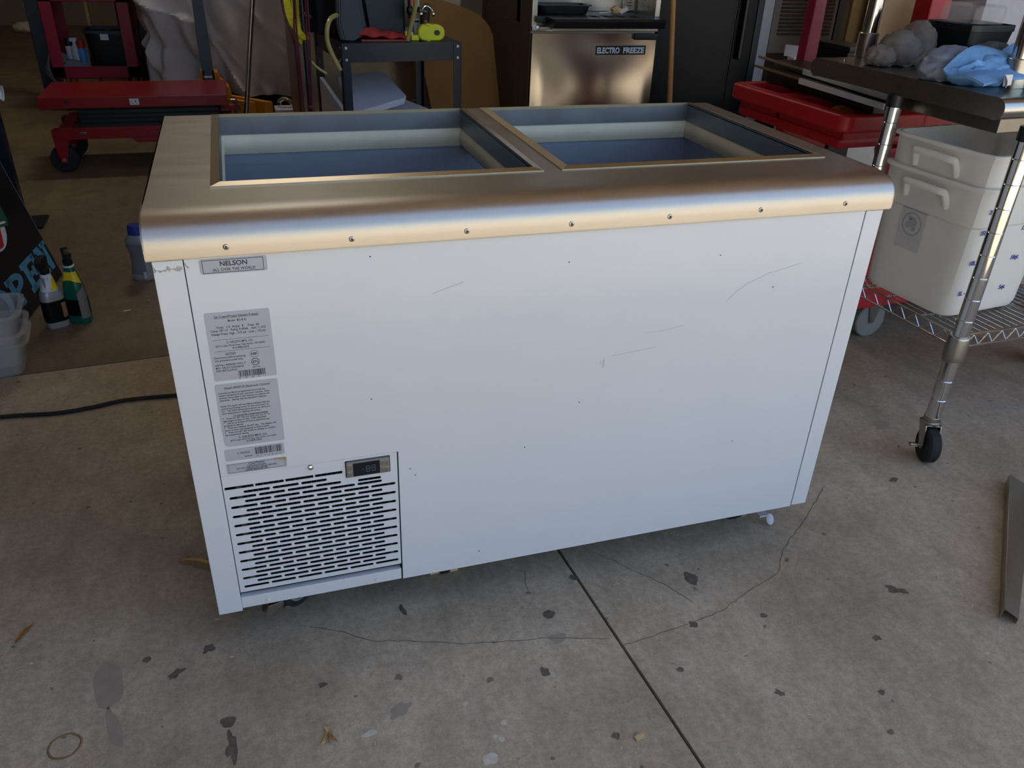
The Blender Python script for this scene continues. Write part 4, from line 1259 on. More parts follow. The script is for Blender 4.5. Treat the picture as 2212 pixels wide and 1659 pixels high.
def can(x, y, z, r, h, body, capm, label, capr=.8, caph=.035, spray=False):
    t = thing('spray_bottle' if spray else 'spray_can', label, 'bottle' if spray else 'can', (x, y, z), group='sprays on the crimson cart')
    g = G(); g.lathe([(.001, z), (r * .96, z), (r, z + .003), (r, z + h * .88), (r * .72, z + h * .97), (r * .5, z + h), (.001, z + h)], (x, y, 0), 20); obj('body', g, body, t)
    g = G()
    if spray:
        g.box(x - .026, x + .020, y - .009, y + .009, z + h + .02, z + h + .045, .005); g.cyl((x, y, z + h), (x, y, z + h + .024), .012, 12)
    else:
        g.lathe([(.001, z + h * .92), (r * capr, z + h * .92), (r * capr, z + h + caph - .006), (r * capr * .85, z + h + caph), (.001, z + h + caph)], (x, y, 0), 20)
    obj('cap', g, capm, t)
can(-.885, 5.265, .211, .024, .175, 'white_pl', 'black', 'white spray can with a black cap on the crimson cart', .95, .035)
can(-.845, 5.225, .211, .023, .170, 'white_pl', 'white_pl', 'white trigger spray bottle between two cans on the crimson cart', spray=True)
can(-.806, 5.215, .211, .024, .165, 'sky_can', 'red_cap', 'light blue spray can with a red cap on the crimson cart', .98, .035)
can(-.796, 5.285, .211, .021, .155, 'white_pl', 'wood_chip', 'whitish can beside the black tote on the crimson cart', .7, .025)
g = G(); g.blob((-.865, 5.135, .255), .080, .038, .040, .3, 2.2, 3, 4, .2795 - .068)
g.sheet(lambda u, v: (-.985 - .045 * math.sin(v * PI) + .02 * math.sin(u * 7 + v * 3) + .012 * v, 5.085 + .22 * u, .345 - .20 * v + .02 * math.sin(u * 9)), 16, 14, .010)
g.sheet(lambda u, v: (-.985 + .09 * v, 5.085 + .22 * u, .345 + .012 * math.sin(u * 9) - .05 * v), 12, 6, .010)
tag(centre(obj('cleaning_rag', g, 'rag_gb')), 'grey blue rag draped over the left side of the crimson cart', 'rag')
# dark clutter between the cart and the draped load
hs = thing('hose_rack', 'dark rack hung with black hoses and red hooks between cart and covered load', 'rack', (-.43, 5.75, 0))
g = G(); g.box(-.62, -.30, 5.80, 5.84, .001, 1.5, .004); g.box(-.62, -.30, 5.60, 6.0, .001, .02, .004); obj('back_board', g, 'black_matt', hs)
for k, (xa, xb, za) in enumerate(((-.50, -.36, .98), (-.47, -.34, .99), (-.44, -.33, 1.0), (-.41, -.31, 1.0), (-.53, -.37, .97))):
    g = G(); g.tube([(xa, 5.76, za), (xa + .02, 5.74, .72), (xa + .07, 5.72, .50), (xb, 5.72, .30), (xb + .01, 5.72, .06), (xb + .02, 5.74, .025)], .011, 8, 5); obj('black_hose', g, 'rubber', hs)
for (x, z) in ((-.50, .615), (-.46, .545), (-.47, .50)):
    g = G(); g.tube([(x - .09, 5.74, z - .015), (x - .05, 5.70, z), (x + .02, 5.70, z + .002), (x + .05, 5.79, z)], .008, 8, 4); obj('red_hook', g, 'red_cap', hs)
g = G(); g.box(-.455, -.345, 5.47, 5.49, .021, .50, .003, mtx=Matrix.Translation((0, 0, 0))); g.box(-.46, -.34, 5.44, 5.53, .001, .021)
tag(centre(obj('grey_panel', g, 'blue_grey')), 'dark slate panel standing beside the crimson cart', 'panel')
ch = thing('link_chain', 'two strings of tiny brass links hanging above the black tote', 'chain', (-.72, 5.62, .40))
g = G()
for (xa, z0_, z1_) in ((-.745, .60, .42), (-.715, .72, .42)):
    n_ = int((z0_ - z1_) / .014)
    for k in range(n_):
        z = z0_ - k * .014
        g.box(xa - .007 + .006 * math.sin(k * .5), xa + .005 + .006 * math.sin(k * .5), 5.615, 5.622, z, z + .006, .002)
for (xa, z0_) in ((-.745, .606), (-.715, .726)):
    g.cyl((xa, 5.62, .41), (xa, 5.62, 1.2), .0025, 6)
g.box(-.78, -.66, 5.60, 5.64, 1.2, 1.22); g.box(-.79, -.77, 5.60, 5.64, .001, 1.22)
g.box(-.84, -.70, 5.56, 5.70, .001, .01)
obj('links', g, 'brass', ch)
g = G(); g.box(-1.14, -1.02, 5.50, 5.56, .001, .95, .01); g.box(-1.16, -1.0, 5.45, 5.62, .001, .02, .004); tag(centre(obj('dark_board', g, 'blue_grey')), 'dark grey board standing left of the crimson cart', 'board')
g = G(); g.blob((-1.88, 9.2, .05), .11, .06, .05, .3, 2, 1, 3, .001); tag(centre(obj('paper_wad', g, 'straw')), 'crumpled pale yellow paper far back on the dark floor', 'paper')

# ------------------------------------------------------------------ navy steel table with clutter
BA = R(6)
bt = thing('work_stand', 'navy steel stand with bolted corner legs behind the freezer', 'stand', (.52, 2.03, 0), BA)
TL, TD, TZ = .455, .48, .785
g = G(); g.box(.002, TL - .002, .002, TD - .002, TZ - .004, TZ, .0008)
obj('top_sheet', g, 'blue_steel', bt, world=False)
g = G(); g.box(0, TL, 0, .0025, TZ - .065, TZ, .0006); obj('apron', g, 'blue_steel', bt, world=False)
g = G(); g.box(0, TL, TD - .0025, TD, TZ - .065, TZ, .0006); obj('apron', g, 'blue_steel', bt, world=False)
for x in (0, TL - .0025):
    g = G(); g.box(x, x + .0025, 0, TD, TZ - .065, TZ, .0006); obj('apron', g, 'blue_steel', bt, world=False)
g = G(); g.box(.01, TL - .01, .01, TD - .01, .425, .432, .001); g.box(.004, TL - .004, .004, .007, .37, .43); g.box(.004, TL - .004, TD - .007, TD - .004, .37, .43); obj('lower_shelf', g, 'blue_steel', bt, world=False)
for (x, sx_) in ((-.003, 1), (TL + .003, -1)):
    for (y, sy_) in ((-.003, 1), (TD + .003, -1)):
        g = G(); g.box(x, x + sx_ * .032, y, y + sy_ * .003, .001, TZ - .002, .0006); g.box(x, x + sx_ * .003, y, y + sy_ * .032, .001, TZ - .002, .0006)
        lg = obj('leg', g, 'blue_steel', bt, world=False)
        if sy_ > 0:
            g = G()
            for z in (TZ - .015, TZ - .055):
                g.cyl((x + sx_ * .016, -.003, z), (x + sx_ * .016, -.007, z), .0052, 12, bev=.001)
                if sx_ > 0:
                    g.cyl((-.003, .012, z), (-.007, .012, z), .004, 10, bev=.001)
            obj('bolt', g, 'zinc', lg, world=False)
ZT = TZ + .0006
# charcoal moulded housing
hsg = thing('moulded_housing', 'charcoal plastic housing with flared sides on the navy stand', 'housing', (.66, 2.25, ZT))
g = G(); g.slab([(.574, 2.09, ZT), (.613, 2.09, ZT + .022), (.607, 2.10, ZT + .08), (.581, 2.14, 1.06), (.545, 2.14, 1.06), (.528, 2.10, ZT + .06), (.540, 2.09, ZT + .002)], (0, .030, 0), .004); obj('side_wing', g, 'charcoal', hsg)
g = G(); g.slab([(.540, 2.088, ZT + .002), (.528, 2.098, ZT + .06), (.545, 2.138, 1.06), (.532, 2.145, 1.06), (.514, 2.105, ZT + .06), (.524, 2.095, ZT + .006)], (0, .03, 0), .003); obj('wing_edge', g, mat('grey_charcoal', '4c5058', .45, var=.05), hsg)
g = G(); g.slab([(.60, 2.24, ZT), (.648, 2.24, ZT), (.612, 2.27, 1.06), (.575, 2.27, 1.06)], (0, .02, 0), .003); obj('rib', g, 'charcoal', hsg)
g = G(); g.slab([(.655, 2.235, ZT + .018), (.785, 2.235, ZT), (.800, 2.26, 1.06), (.622, 2.26, 1.06)], (0, .025, 0), .005); obj('rear_panel', g, 'slate_black', hsg)
g = G(); g.slab([(.44, 2.30, 1.06), (.545, 2.22, 1.06), (.545, 2.20, ZT + .10), (.52, 2.22, ZT + .015), (.46, 2.30, ZT + .01)], (.004, .02, 0), .003); g.slab([(.38, 2.40, 1.06), (.46, 2.34, 1.06), (.47, 2.34, ZT), (.40, 2.38, ZT + .0)], (.004, .02, 0), .003); obj('left_panel', g, 'black', hsg)
g = G(); g.box(.46, .80, 2.27, 2.48, ZT, 1.05, .01); obj('body', g, 'black_matt', hsg)
g = G(); g.slab([(.797, 2.16, ZT + .068), (.821, 2.16, ZT + .072), (.835, 2.17, 1.06), (.803, 2.17, 1.06)], (0, .05, 0), .004)
rp = obj('red_cover', g, 'red', hsg); 
g = G(); g.blob((.797, 2.158, .885), .012, .012, .016, .15, 2, 1, 3); obj('knob', g, 'black', rp)
g = G()
for k in range(9):
    g.box(.825, .850, 2.24, 2.25, .842 + k * .011, .849 + k * .011, .002)
g.box(.824, .852, 2.25, 2.26, .835, .945); g.box(.83, .85, 2.25, 2.262, ZT, .84)
obj('vent', g, 'white_pl', hsg)
g = G(); g.sheet(lambda u, v: (.592 + .185 * u, 2.085 + .09 * v, ZT + .004 + (.046 - .028 * u) * math.sin(PI * min(1, .12 + v * .9)) + .004 * math.sin(u * 17 + v * 6)), 18, 10, .004)
g.box(.60, .77, 2.09, 2.17, ZT, ZT + .006)
tag(centre(obj('plastic_bag', g, mat('red_film', '9c3138', .35, var=.35, scale=22))), 'crumpled red plastic bag tucked under the charcoal housing', 'bag')
# yellow lamp
yl_ = thing('clamp_lamp', 'bright yellow flat plastic lamp lying on the navy stand', 'lamp', (.87, 2.11, ZT))
def rr2(x0_, x1_, z0_, z1_, r_): return off(rot_rect(x1_ - x0_, z1_ - z0_, r_, 8), (x0_ + x1_) / 2, (z0_ + z1_) / 2)
g = G(); g.prism(rr2(.814, .917, ZT, ZT + .056, .026), 'y', 2.10, 2.135, .004); hd = obj('case', g, 'yellow_pl', yl_)
g = G(); g.prism(rr2(.818, .912, ZT + .004, ZT + .052, .023), 'y', 2.0965, 2.101, .001); obj('face_plate', g, 'yellow_pl', hd)
g = G(); g.prism(off([(.0115 * math.cos(2 * PI * k / 20), .0095 * math.sin(2 * PI * k / 20)) for k in range(20)], .886, ZT + .029), 'y', 2.095, 2.0985); obj('lens', g, 'black', hd)
g = G(); g.box(.838, .8395, 2.0955, 2.098, ZT + .006, ZT + .05); g.box(.900, .9012, 2.0955, 2.098, ZT + .01, ZT + .046); g.box(.845, .862, 2.096, 2.12, ZT + .053, ZT + .060, .002); g.box(.845, .862, 2.096, 2.12, ZT, ZT + .003, .001); obj('latch', g, 'yellow_pl', hd)
g = G(); g.box(.768, .796, 2.10, 2.13, ZT + .018, ZT + .032, .003); g.box(.79, .82, 2.105, 2.13, ZT, ZT + .020, .004); g.box(.766, .772, 2.10, 2.13, ZT + .018, ZT + .03); g.box(.772, .790, 2.102, 2.13, ZT, ZT + .018); obj('clamp', g, 'yellow_pl', yl_)
g = G(); g.box(.773, .789, 2.0985, 2.103, ZT + .001, ZT + .016); obj('clamp_jaw', g, 'black', yl_)
g = G(); g.cyl((.866, 2.22, ZT), (.866, 2.22, ZT + .075), .018, 14); g.cyl((.866, 2.22, ZT + .07), (.872, 2.20, ZT + .115), .020, 14, .014); g.cyl((.866, 2.20, ZT + .092), (.835, 2.19, ZT + .10), .010, 10)
vf = thing('brass_valve', 'dull bronze valve with shiny wing bolts behind the yellow lamp', 'valve', (.866, 2.22, ZT))
obj('valve_body', g, 'bronze', vf)
g = G()
for x in (.845, .892):
    g.lathe([(.001, -.004), (.008, -.004), (.009, 0), (.008, .004), (.001, .004)], seg=12, mtx=Matrix.Translation((x, 2.185, ZT + .085)) @ Matrix.Rotation(PI / 2, 4, 'Y'))
g.tube([(.845, 2.19, ZT + .085), (.850, 2.188, ZT + .10), (.868, 2.19, ZT + .112), (.887, 2.188, ZT + .10), (.892, 2.19, ZT + .085)], .003, 8, 3)
obj('wing_bolt', g, 'chrome', vf)
# tubing, straps and cords
hz = 'yellowed clear tubing'
def hose(name, pts, r, m, label, cat, flat=1.0, group=None):
    g = G(); g.tube(pts, r, 10, 6, flat=flat)
    return tag(obj(name, g, m), label, cat, group)
hose('rubber_tube', [(.795, 2.02, 1.02), (.792, 2.02, .93), (.785, 2.03, .88), (.772, 2.04, .83), (.763, 2.045, ZT + .008)], .008, 'hose', 'pale yellow tube rising from the stand edge beside the yellow lamp', 'tube', group='pale tubing on the stand')
hose('rubber_tube', [(.53, 2.14, .87), (.492, 2.05, .868), (.471, 2.0, .845), (.467, 2.0, .80), (.480, 2.0, .755), (.506, 2.0, .699)], .0085, 'hose', 'thick pale tube curling over the left side of the navy stand', 'tube', group='pale tubing on the stand')
hose('rubber_tube', [(.37, 1.99, .90), (.355, 1.99, .83), (.366, 1.99, .805), (.39, 1.99, .753), (.42, 1.99, .715), (.455, 1.99, .690)], .0048, 'hose', 'thin pale tube hanging at the left among the maroon cords', 'tube', group='pale tubing on the stand')
ys = thing('webbing_strap', 'bright yellow ribbed webbing strap looped left of the navy stand', 'strap', (.37, 1.96, .78))
for pts, wv in (([(.343, 1.97, 1.10), (.338, 1.97, .93), (.342, 1.965, .885), (.352, 1.96, .855), (.372, 1.955, .828), (.392, 1.955, .808)], .017),
                ([(.372, 1.985, 1.10), (.367, 1.98, .93), (.363, 1.98, .88), (.368, 1.975, .84), (.378, 1.97, .805), (.385, 1.968, .792)], .019)):
    g = G()
    n_ = len(pts)
    def f(u, v, pts=pts, wv=wv, n_=n_):
        s_ = v * (n_ - 1); i = min(int(s_), n_ - 2); t = s_ - i
        p = Vector(pts[i]).lerp(Vector(pts[i + 1]), t)
        return (p.x + (u - .5) * wv * 1.35, p.y + .006 * math.sin(v * 160) * .15 + .004 * math.sin(v * 7), p.z + (u - .5) * .004)
    g.sheet(f, 6, 60, .002)
    obj('webbing', g, 'yellow_strap', ys)
for k, pts in enumerate(([(.362, 1.94, 1.10), (.358, 1.94, .92), (.352, 1.94, .83), (.356, 1.94, .72), (.355, 1.94, .56), (.356, 1.94, .30)],
                         [(.370, 1.935, 1.10), (.362, 1.935, .90), (.360, 1.935, .83), (.362, 1.935, .70), (.362, 1.935, .55), (.362, 1.935, .30)],
                         [(.393, 1.93, 1.10), (.396, 1.93, .92), (.392, 1.93, .83), (.389, 1.93, .70), (.383, 1.93, .59), (.381, 1.93, .54), (.38, 1.93, .30)],
                         [(.402, 1.925, 1.10), (.402, 1.925, .90), (.399, 1.925, .80), (.395, 1.925, .70), (.390, 1.925, .59), (.388, 1.925, .54), (.388, 1.925, .30)],
                         [(.317, 1.95, 1.10), (.320, 1.95, .93), (.330, 1.95, .87), (.348, 1.95, .80), (.352, 1.95, .74), (.35, 1.95, .30)])):
    lab_ = ['maroon cord hanging leftmost beside its twin, left of the navy stand', 'maroon cord hanging close behind the leftmost cord', 'maroon cord hanging just left of the stand leg, tied at its foot', 'maroon cord hanging nearest to the stand leg', 'maroon cord bending in from the drape towards the yellow strap'][k]
    hose('maroon_rope', pts, .0032, 'maroon', lab_, 'cord', group='maroon cords beside the stand')
g = G(); g.blob((.384, 1.925, .588), .010, .008, .008, .2, 2, 1, 3); g.slab([(.372, 1.925, .55), (.398, 1.925, .58), (.420, 1.925, .46), (.372, 1.925, .46)], (0, .004, 0)); tag(centre(obj('cord_knot', g, 'maroon')), 'maroon knot and tassel at the foot of the cords', 'knot')
hose('wooden_stick', [(.405, 2.36, .858), (.455, 2.36, .838), (.505, 2.36, .800)], .008, 'cardboard', 'short brown stick poking out left of the charcoal housing', 'stick')
cr_ = thing('cord_rail', 'thin steel rail standing left of the stand with the cords looped over it', 'rail', (.36, 1.955, 0))
g = G(); g.cyl((.27, 1.955, 1.10), (.45, 1.955, 1.10), .008, 10); g.cyl((.385, 1.968, .02), (.385, 1.968, 1.10), .007, 10); g.cyl((.385, 1.968, .001), (.385, 1.968, .02), .09, 20, .08)
obj('rail', g, 'blue_steel', cr_)
# foam sheets on the stand's lower shelf
fg = 'white foam sheets under the stand'
g = G(); g.slab([(.545, 2.10, .455), (.880, 2.13, .446), (.905, 2.33, .47), (.80, 2.44, .50), (.60, 2.42, .51)], (0, .004, .022), .004)
g.box(.60, .86, 2.16, 2.36, .4325, .452)
tag(centre(obj('foam_sheet', g, 'foam')), 'white foam sheet lying lowest on the shelf under the navy stand', 'foam', fg)
g = G(); g.slab([(.548, 2.14, .502), (.560, 2.13, .498), (.772, 2.20, .536), (.783, 2.215, .545), (.735, 2.46, .600), (.56, 2.42, .595), (.535, 2.40, .585)], (.002, -.006, .026), .005)
tag(centre(obj('foam_sheet', g, 'foam')), 'tilted white foam sheet resting on top under the navy stand', 'foam', fg)
g = G(); g.slab([(.545, 2.06, .433), (.545, 2.06, .520), (.485, 2.43, .610), (.485, 2.43, .433)], (-.016, -.002, 0), .003)
tag(centre(obj('foam_sheet', g, 'foam')), 'white foam board standing on edge at the left of the stand shelf', 'foam', fg)
# stainless cabinet behind the stand
sc = thing('steel_cabinet', 'dull stainless cabinet with pressed louvres behind the navy stand', 'cabinet', (.82, 3.3, 0))
g = G(); g.box(.42, 1.22, 3.02, 3.60, .10, 1.05, .006); obj('carcass', g, 'steel_warm', sc)
for x in (.46, 1.17):
    for y in (3.08, 3.54):
        g = G(); g.cyl((x, y, .001), (x, y, .10), .018, 12); obj('foot', g, 'black', sc)
def louvre(x, z, par, w=.045, y=3.02):
    g = G(); g.lathe([(.0001, 0), (1.0, 0), (.8, .5), (.0001, .75)], seg=20, pw=3.0, sx=w / 2, sy=.006, mtx=Matrix(((1, 0, 0, x), (0, 0, -.010, y + .001), (0, 1, 0, z), (0, 0, 0, 1)))); obj('louvre', g, 'steel', par)
for x in (.985, 1.06):
    for k in range(5):
        louvre(x, .398 - k * .018, sc)
for k in range(2):
    louvre(.62, .600 - k * .018, sc, .06)
# cardboard
g = G()
cpts = [(.89, .001), (.84, .90), (.84, 1.12)]
prf = [(.93, .001), (.925, .30), (.90, .48), (.86, .70), (.80, .95), (.84, .912)]
out = [(.985, .001), (.975, .44), (.905, .80), (.87, .95), (.95, .905), (1.03, .885), (1.10, .866), (1.17, .842), (1.215, .815), (1.243, .785), (1.262, .745), (1.300, .43), (1.304, .30), (1.304, .001)]
g.slab([(x, 2.585 + .05 * z, z) for x, z in out], (0, .006, 0))
tag(centre(obj('cardboard_sheet', g, 'cardboard')), 'brown cardboard sheet with a curved corner leaning beside the steel machine', 'cardboard')

# ------------------------------------------------------------------ soft serve machine
ef = thing('soft_serve_machine', 'stainless soft serve machine with a black drip tray and name badge', 'machine', (1.6, 2.6, 0))
EX0, EX1, EY = 1.315, 1.885, 2.25
g = G(); g.box(EX0 + .004, EX1, EY + .022, 2.98, .08, .86, .004); g.box(EX0 + .004, EX1, 2.47, 2.98, .86, 1.5, .004); obj('carcass', g, 'steel_d', ef)
g = G(); g.box(EX0, EX0 + .003, EY + .15, 2.99, .08, 1.5, .001); sp = obj('side_panel', g, 'steel_dark', ef)
g = G(); g.box(EX0 - .001, EX0 + .003, EY + .015, EY + .145, .08, 1.5, .001); obj('side_strip', g, 'steel_dark', ef)
for (y, z) in ((2.87, .85), (2.60, .82), (2.6, .4)):
    g = G(); g.cyl((EX0 + .001, y, z), (EX0 - .003, y, z), .004, 10)
    obj('screw', g, 'zinc', sp)
def dent(u, v):
    x = EX0 + .004 + (EX1 - .008 - EX0) * u; z = .085 + .710 * v
    e_ = min(1, min(u, 1 - u, v * .9, (1 - v) * 1.3) * 14)
    y = EY - .004 * e_ + .0065 * e_ * noise.noise(Vector((u * 1.5 + .2, v * 2.1, 2.0))) * 2.0 + .004 * e_ * math.sin(v * 7 + u * 2.2)
    return (x, y, z)
g = G(); g.sheet(dent, 36, 44, .004); g.box(EX0 + .004, EX1 - .004, EY + .001, EY + .020, .085, .795)
dr_ = obj('door', g, 'door_steel', ef, smooth=60)
g = G(); g.box(1.772, EX1 - .002, EY - .022, EY - .002, .772, .797, .004); obj('door_handle', g, 'black', dr_)
g = G(); g.box(1.602, 1.834, EY - .008, EY - .003, .712, .7485, .001); bd = obj('name_badge', g, 'black', dr_)
g = G()
g.text('ELECTRO', (1.660, EY - .0085, .7195), (1, 0, 0), (0, 0, 1), .031, 'CENTER', .104, .0012, th=.0014)
g.text('FREEZE', (1.777, EY - .0085, .7195), (1, 0, 0), (0, 0, 1), .031, 'CENTER', .098, .0012, th=.0014)
obj('lettering', g, 'label_w', bd, smooth=0)
g = G(); g.box(EX0 + .002, EX1 - .002, EY - .006, EY + .02, .803, .822, .002); obj('front_rail', g, 'steel', ef)
g = G(); g.box(EX0, EX0 + .022, EY - .002, EY + .2, .82, 1.5, .002); obj('front_pillar', g, 'steel', ef)
g = G(); g.box(EX1 - .022, EX1, EY - .002, EY + .2, .845, 1.5, .002); obj('front_pillar', g, 'steel', ef)
g = G(); g.cyl((1.338, EY - .005, .818), (1.338, EY - .022, .818), .009, 14, bev=.002); g.cyl((1.338, EY - .02, .818), (1.338, EY - .03, .818), .006, 12, bev=.001); g.box(1.325, 1.40, EY - .018, EY, .806, .812, .001); obj('hinge_knob', g, 'chrome', ef)
g = G(); g.prism([(2.12, .855), (2.13, .862), (2.42, .862), (2.42, .845), (2.17, .822), (2.13, .828)], 'x', EX0 + .05, EX1 - .03, .003); g.box(EX0 + .012, EX1 - .004, EY - .03, EY + .2, .838, .862, .003); dt = obj('drip_tray', g, 'black', ef)
g = G()
for k in range(6):
    g.box(1.44 + k * .06, 1.475 + k * .06, 2.20, 2.26, .8615, .8630, .0005)
obj('drain_slot', g, 'black_matt', dt)
g = G(); g.box(1.345, 1.86, 2.455, 2.468, .862, 1.48, .002); g.box(1.80, 1.855, 2.44, 2.456, .866, 1.3, .002); bp_ = obj('back_splash', g, 'steel', ef)
g = G()
for k in range(7):
    g.box(1.82, 1.842, 2.438, 2.441, .885 + k * .012, .889 + k * .012, .001)
obj('vent_slot', g, 'steel_dark', bp_)
for x in (EX0 + .06, EX1 - .06):
    for y in (2.32, 2.92):
        g = G(); g.cyl((x, y, .001), (x, y, .082), .02, 12); obj('foot', g, 'black', ef)
g = G(); g.lathe([(.001, .8635), (.100, .8635), (.104, .867), (.112, .893), (.122, .895), (.122, .899), (.110, .899), (.100, .872), (.001, .871)], seg=36, pw=7, sy=.52, mtx=Matrix.Translation((1.475, 2.35, 0)))
tag(centre(obj('plastic_pan', g, 'black')), 'black rectangular pan sitting on the machine drip tray', 'pan')
sb = thing('scrub_brush', 'small tan and white brush on the right of the drip tray', 'brush', (1.70, 2.30, .863))
g = G(); g.tube([(1.63, 2.31, .868), (1.66, 2.305, .870), (1.69, 2.30, .876)], .004, 8, 3); obj('brush_handle', g, 'straw', sb)
g = G(); g.blob((1.705, 2.30, .880), .022, .016, .015, .25, 3, 2, 3, .8635); obj('bristles', g, 'wood_chip', sb)
g = G(); g.cyl((1.722, 2.295, .872), (1.752, 2.285, .890), .010, 12, bev=.002); obj('brush_cap', g, 'white_cloth', sb)
# broom
br = thing('broom', 'broom with a wooden handle standing right of the soft serve machine', 'broom', (2.055, 2.32, 0))
g = G(); g.cyl((2.052, 2.31, .16), (1.938, 2.31, 1.25), .0125, 14); obj('handle', g, 'wood', br)
g = G(); g.box(1.99, 2.12, 2.29, 2.33, .13, .17, .008); obj('broom_head', g, 'black', br)
g = G(); g.prism([(1.995, .135), (2.115, .135), (2.135, .001), (1.975, .001)], 'y', 2.292, 2.328); obj('bristles', g, 'straw', br)
# black fridge
bfz = thing('upright_fridge', 'tall glossy black fridge behind the broom', 'fridge', (2.35, 2.95, 0))
g = G(); g.box(2.06, 2.625, 2.66, 3.28, .04, 1.85, .006); obj('cabinet', g, 'black_gloss', bfz)
g = G(); g.box(2.062, 2.470, 2.60, 2.655, .06, 1.84, .004); obj('door', g, 'black_gloss', bfz)
g = G(); g.box(2.478, 2.622, 2.60, 2.655, .06, 1.84, .004); d2 = obj('side_door', g, 'black_gloss', bfz)
g = G(); g.cyl((2.4735, 2.604, .06), (2.4735, 2.604, 1.84), .0022, 8); obj('door_seam', g, 'steel_d', bfz)
g = G(); g.box(2.500, 2.522, 2.568, 2.60, .640, 1.2, .006); obj('door_handle', g, 'black', d2)
g = G(); g.box(2.585, 2.620, 2.594, 2.60, .06, 1.84, .002); obj('door_edge', g, 'blue_steel', d2)
g = G(); g.box(2.08, 2.60, 2.70, 3.24, .001, .04); obj('plinth', g, 'black_matt', bfz)
# louvred cooler and pillar
lc = thing('louvred_cooler', 'grey brown cooler with two columns of louvres behind the red cart', 'cooler', (3.05, 3.2, 0))
g = G(); g.box(2.80, 3.34, 2.94, 3.5, .03, 1.6, .006); obj('cabinet', g, 'steel_d', lc)
g = G(); g.box(2.905, 3.30, 2.930, 2.941, .62, 1.58, .003); pn2 = obj('louvre_panel', g, mat('brown_grey_enamel', '8f877d', .5, var=.06), lc)
for c_, (xa, xb) in enumerate(((2.945, 3.135), (3.165, 3.275))):
    for k in range(22):
        z = .710 + k * .0185
        g = G(); g.prism([(2.9305, z), (2.921, z + .003), (2.9245, z + .0105), (2.9305, z + .012)], 'x', xa, xb); obj('louvre', g, 'steel_dark', pn2)
g = G(); g.box(2.80, 2.90, 2.928, 2.941, .05, 1.58, .003); obj('pillar', g, 'white_pl', lc)
g = G(); g.box(3.302, 3.345, 2.925, 2.94, .03, 1.6, .003); obj('corner_strip', g, 'black', lc)
g = G(); g.box(2.82, 3.32, 2.98, 3.46, .001, .03); obj('plinth', g, 'black_matt', lc)
# boards
g = G(); g.box(2.95, 3.16, 2.40, 2.42, .0012, 1.5, .002, mtx=Matrix.Translation((0.02, .0, 0))); tag(centre(obj('board', g, 'board_tan')), 'dark tan board standing beside the pale plywood', 'board')
g = G(); g.box(3.02, 3.62, 2.34, 2.358, .0012, 1.5, .002); tag(centre(obj('plywood_sheet', g, 'plywood')), 'pale plywood sheet standing upright behind the red cart', 'plywood')
g = G(); g.box(2.66, 2.98, 1.93, 2.16, .001, .41, .003); cb = tag(centre(obj('carton', g, 'carton')), 'white carton on the floor seen below the red cart tray', 'carton')
g = G(); g.lathe([(.001, .001), (.135, .001), (.14, .01), (.145, .20), (.15, .21), (.145, .22), (.14, .48), (.135, .50), (.12, .505), (.001, .50)], (2.40, 1.93, 0), 36); tag(centre(obj('steel_drum', g, 'blue_steel')), 'small dark drum behind the leg of the red cart', 'drum')
g = G(); g.box(2.72, 2.94, 2.25, 2.30, .0012, .60, .003); tag(centre(obj('board', g, 'board_tan')), 'short brown board standing behind the white carton', 'board')
g = G(); g.box(3.1, 3.5, 1.75, 2.05, .001, 1.06, .006); tag(centre(obj('plastic_bin', g, 'lavender')), 'tall pale grey bin behind the stainless table', 'bin')

# ------------------------------------------------------------------ red plastic service cart
CR = R(3)
ct = thing('service_cart', 'big red plastic service cart with handle trays beside the freezer', 'cart', (1.744, 1.077, 0), CR)
ct.scale = (1.0, 0.84, 1.03)
def cobj(name, g, m, par=None): return obj(name, g, m, par or ct, world=False)
g = G()
deck = [(p[0] + (.0 if p[0] < .1 and p[1] > .2 else 0), p[1]) for p in off(rot_rect(.30, .66, .03, 5), .15, 0)]
p1 = off(rot_rect(.19, .22, .012, 3), .122, .185)
p2 = off(rot_rect(.19, .34, .012, 3), .122, -.125)
g.holes(deck, [p1, p2], .030, Matrix.Translation((0, 0, .703)), .009)
g.box(.015, .285, -.30, .30, .63, .66, .01)
for (cy_, w_) in ((.185, .22), (-.125, .34)):
    for a in ((.022, .027, cy_ - w_ / 2 - .006, cy_ + w_ / 2 + .006), (.217, .222, cy_ - w_ / 2 - .006, cy_ + w_ / 2 + .006), (.022, .222, cy_ - w_ / 2 - .006, cy_ - w_ / 2), (.022, .222, cy_ + w_ / 2, cy_ + w_ / 2 + .006)):
        g.box(a[0], a[1], a[2], a[3], .655, .705)
cobj('handle_tray', g, 'red_pl')
g = G(); g.box(.29, 1.15, -.325, .325, .635, .660, .008); g.box(.29, 1.15, -.33, -.30, .625, .722, .010); g.box(.29, 1.15, .30, .33, .625, .722, .010); g.box(1.12, 1.15, -.33, .33, .625, .722, .010); g.box(.285, .31, -.33, .33, .63, .718, .008)
cobj('upper_shelf', g, 'red_pl')
g = G(); g.box(.20, 1.12, -.31, .31, .13, .155, .008); g.box(.20, 1.12, -.325, -.295, .12, .21, .010); g.box(.20, 1.12, .295, .325, .12, .21, .010); g.box(.19, .22, -.325, .325, .12, .21, .010); g.box(1.10, 1.13, -.325, .325, .12, .21, .01)
cobj('lower_shelf', g, 'red_pl')
for (x0_, x1_) in ((.225, .40), (.98, 1.12)):
    for s_ in (-1, 1):
        g = G(); g.prism([(x0_, .13), (x1_, .13), (x1_ - .02, .45), (x1_ + .02, .63), (x0_ - .05 if x0_ < .5 else x0_ - .02, .63), (x0_ + .005, .45)], 'y', s_ * .318, s_ * .26, .012); cobj('corner_leg', g, 'red_pl')
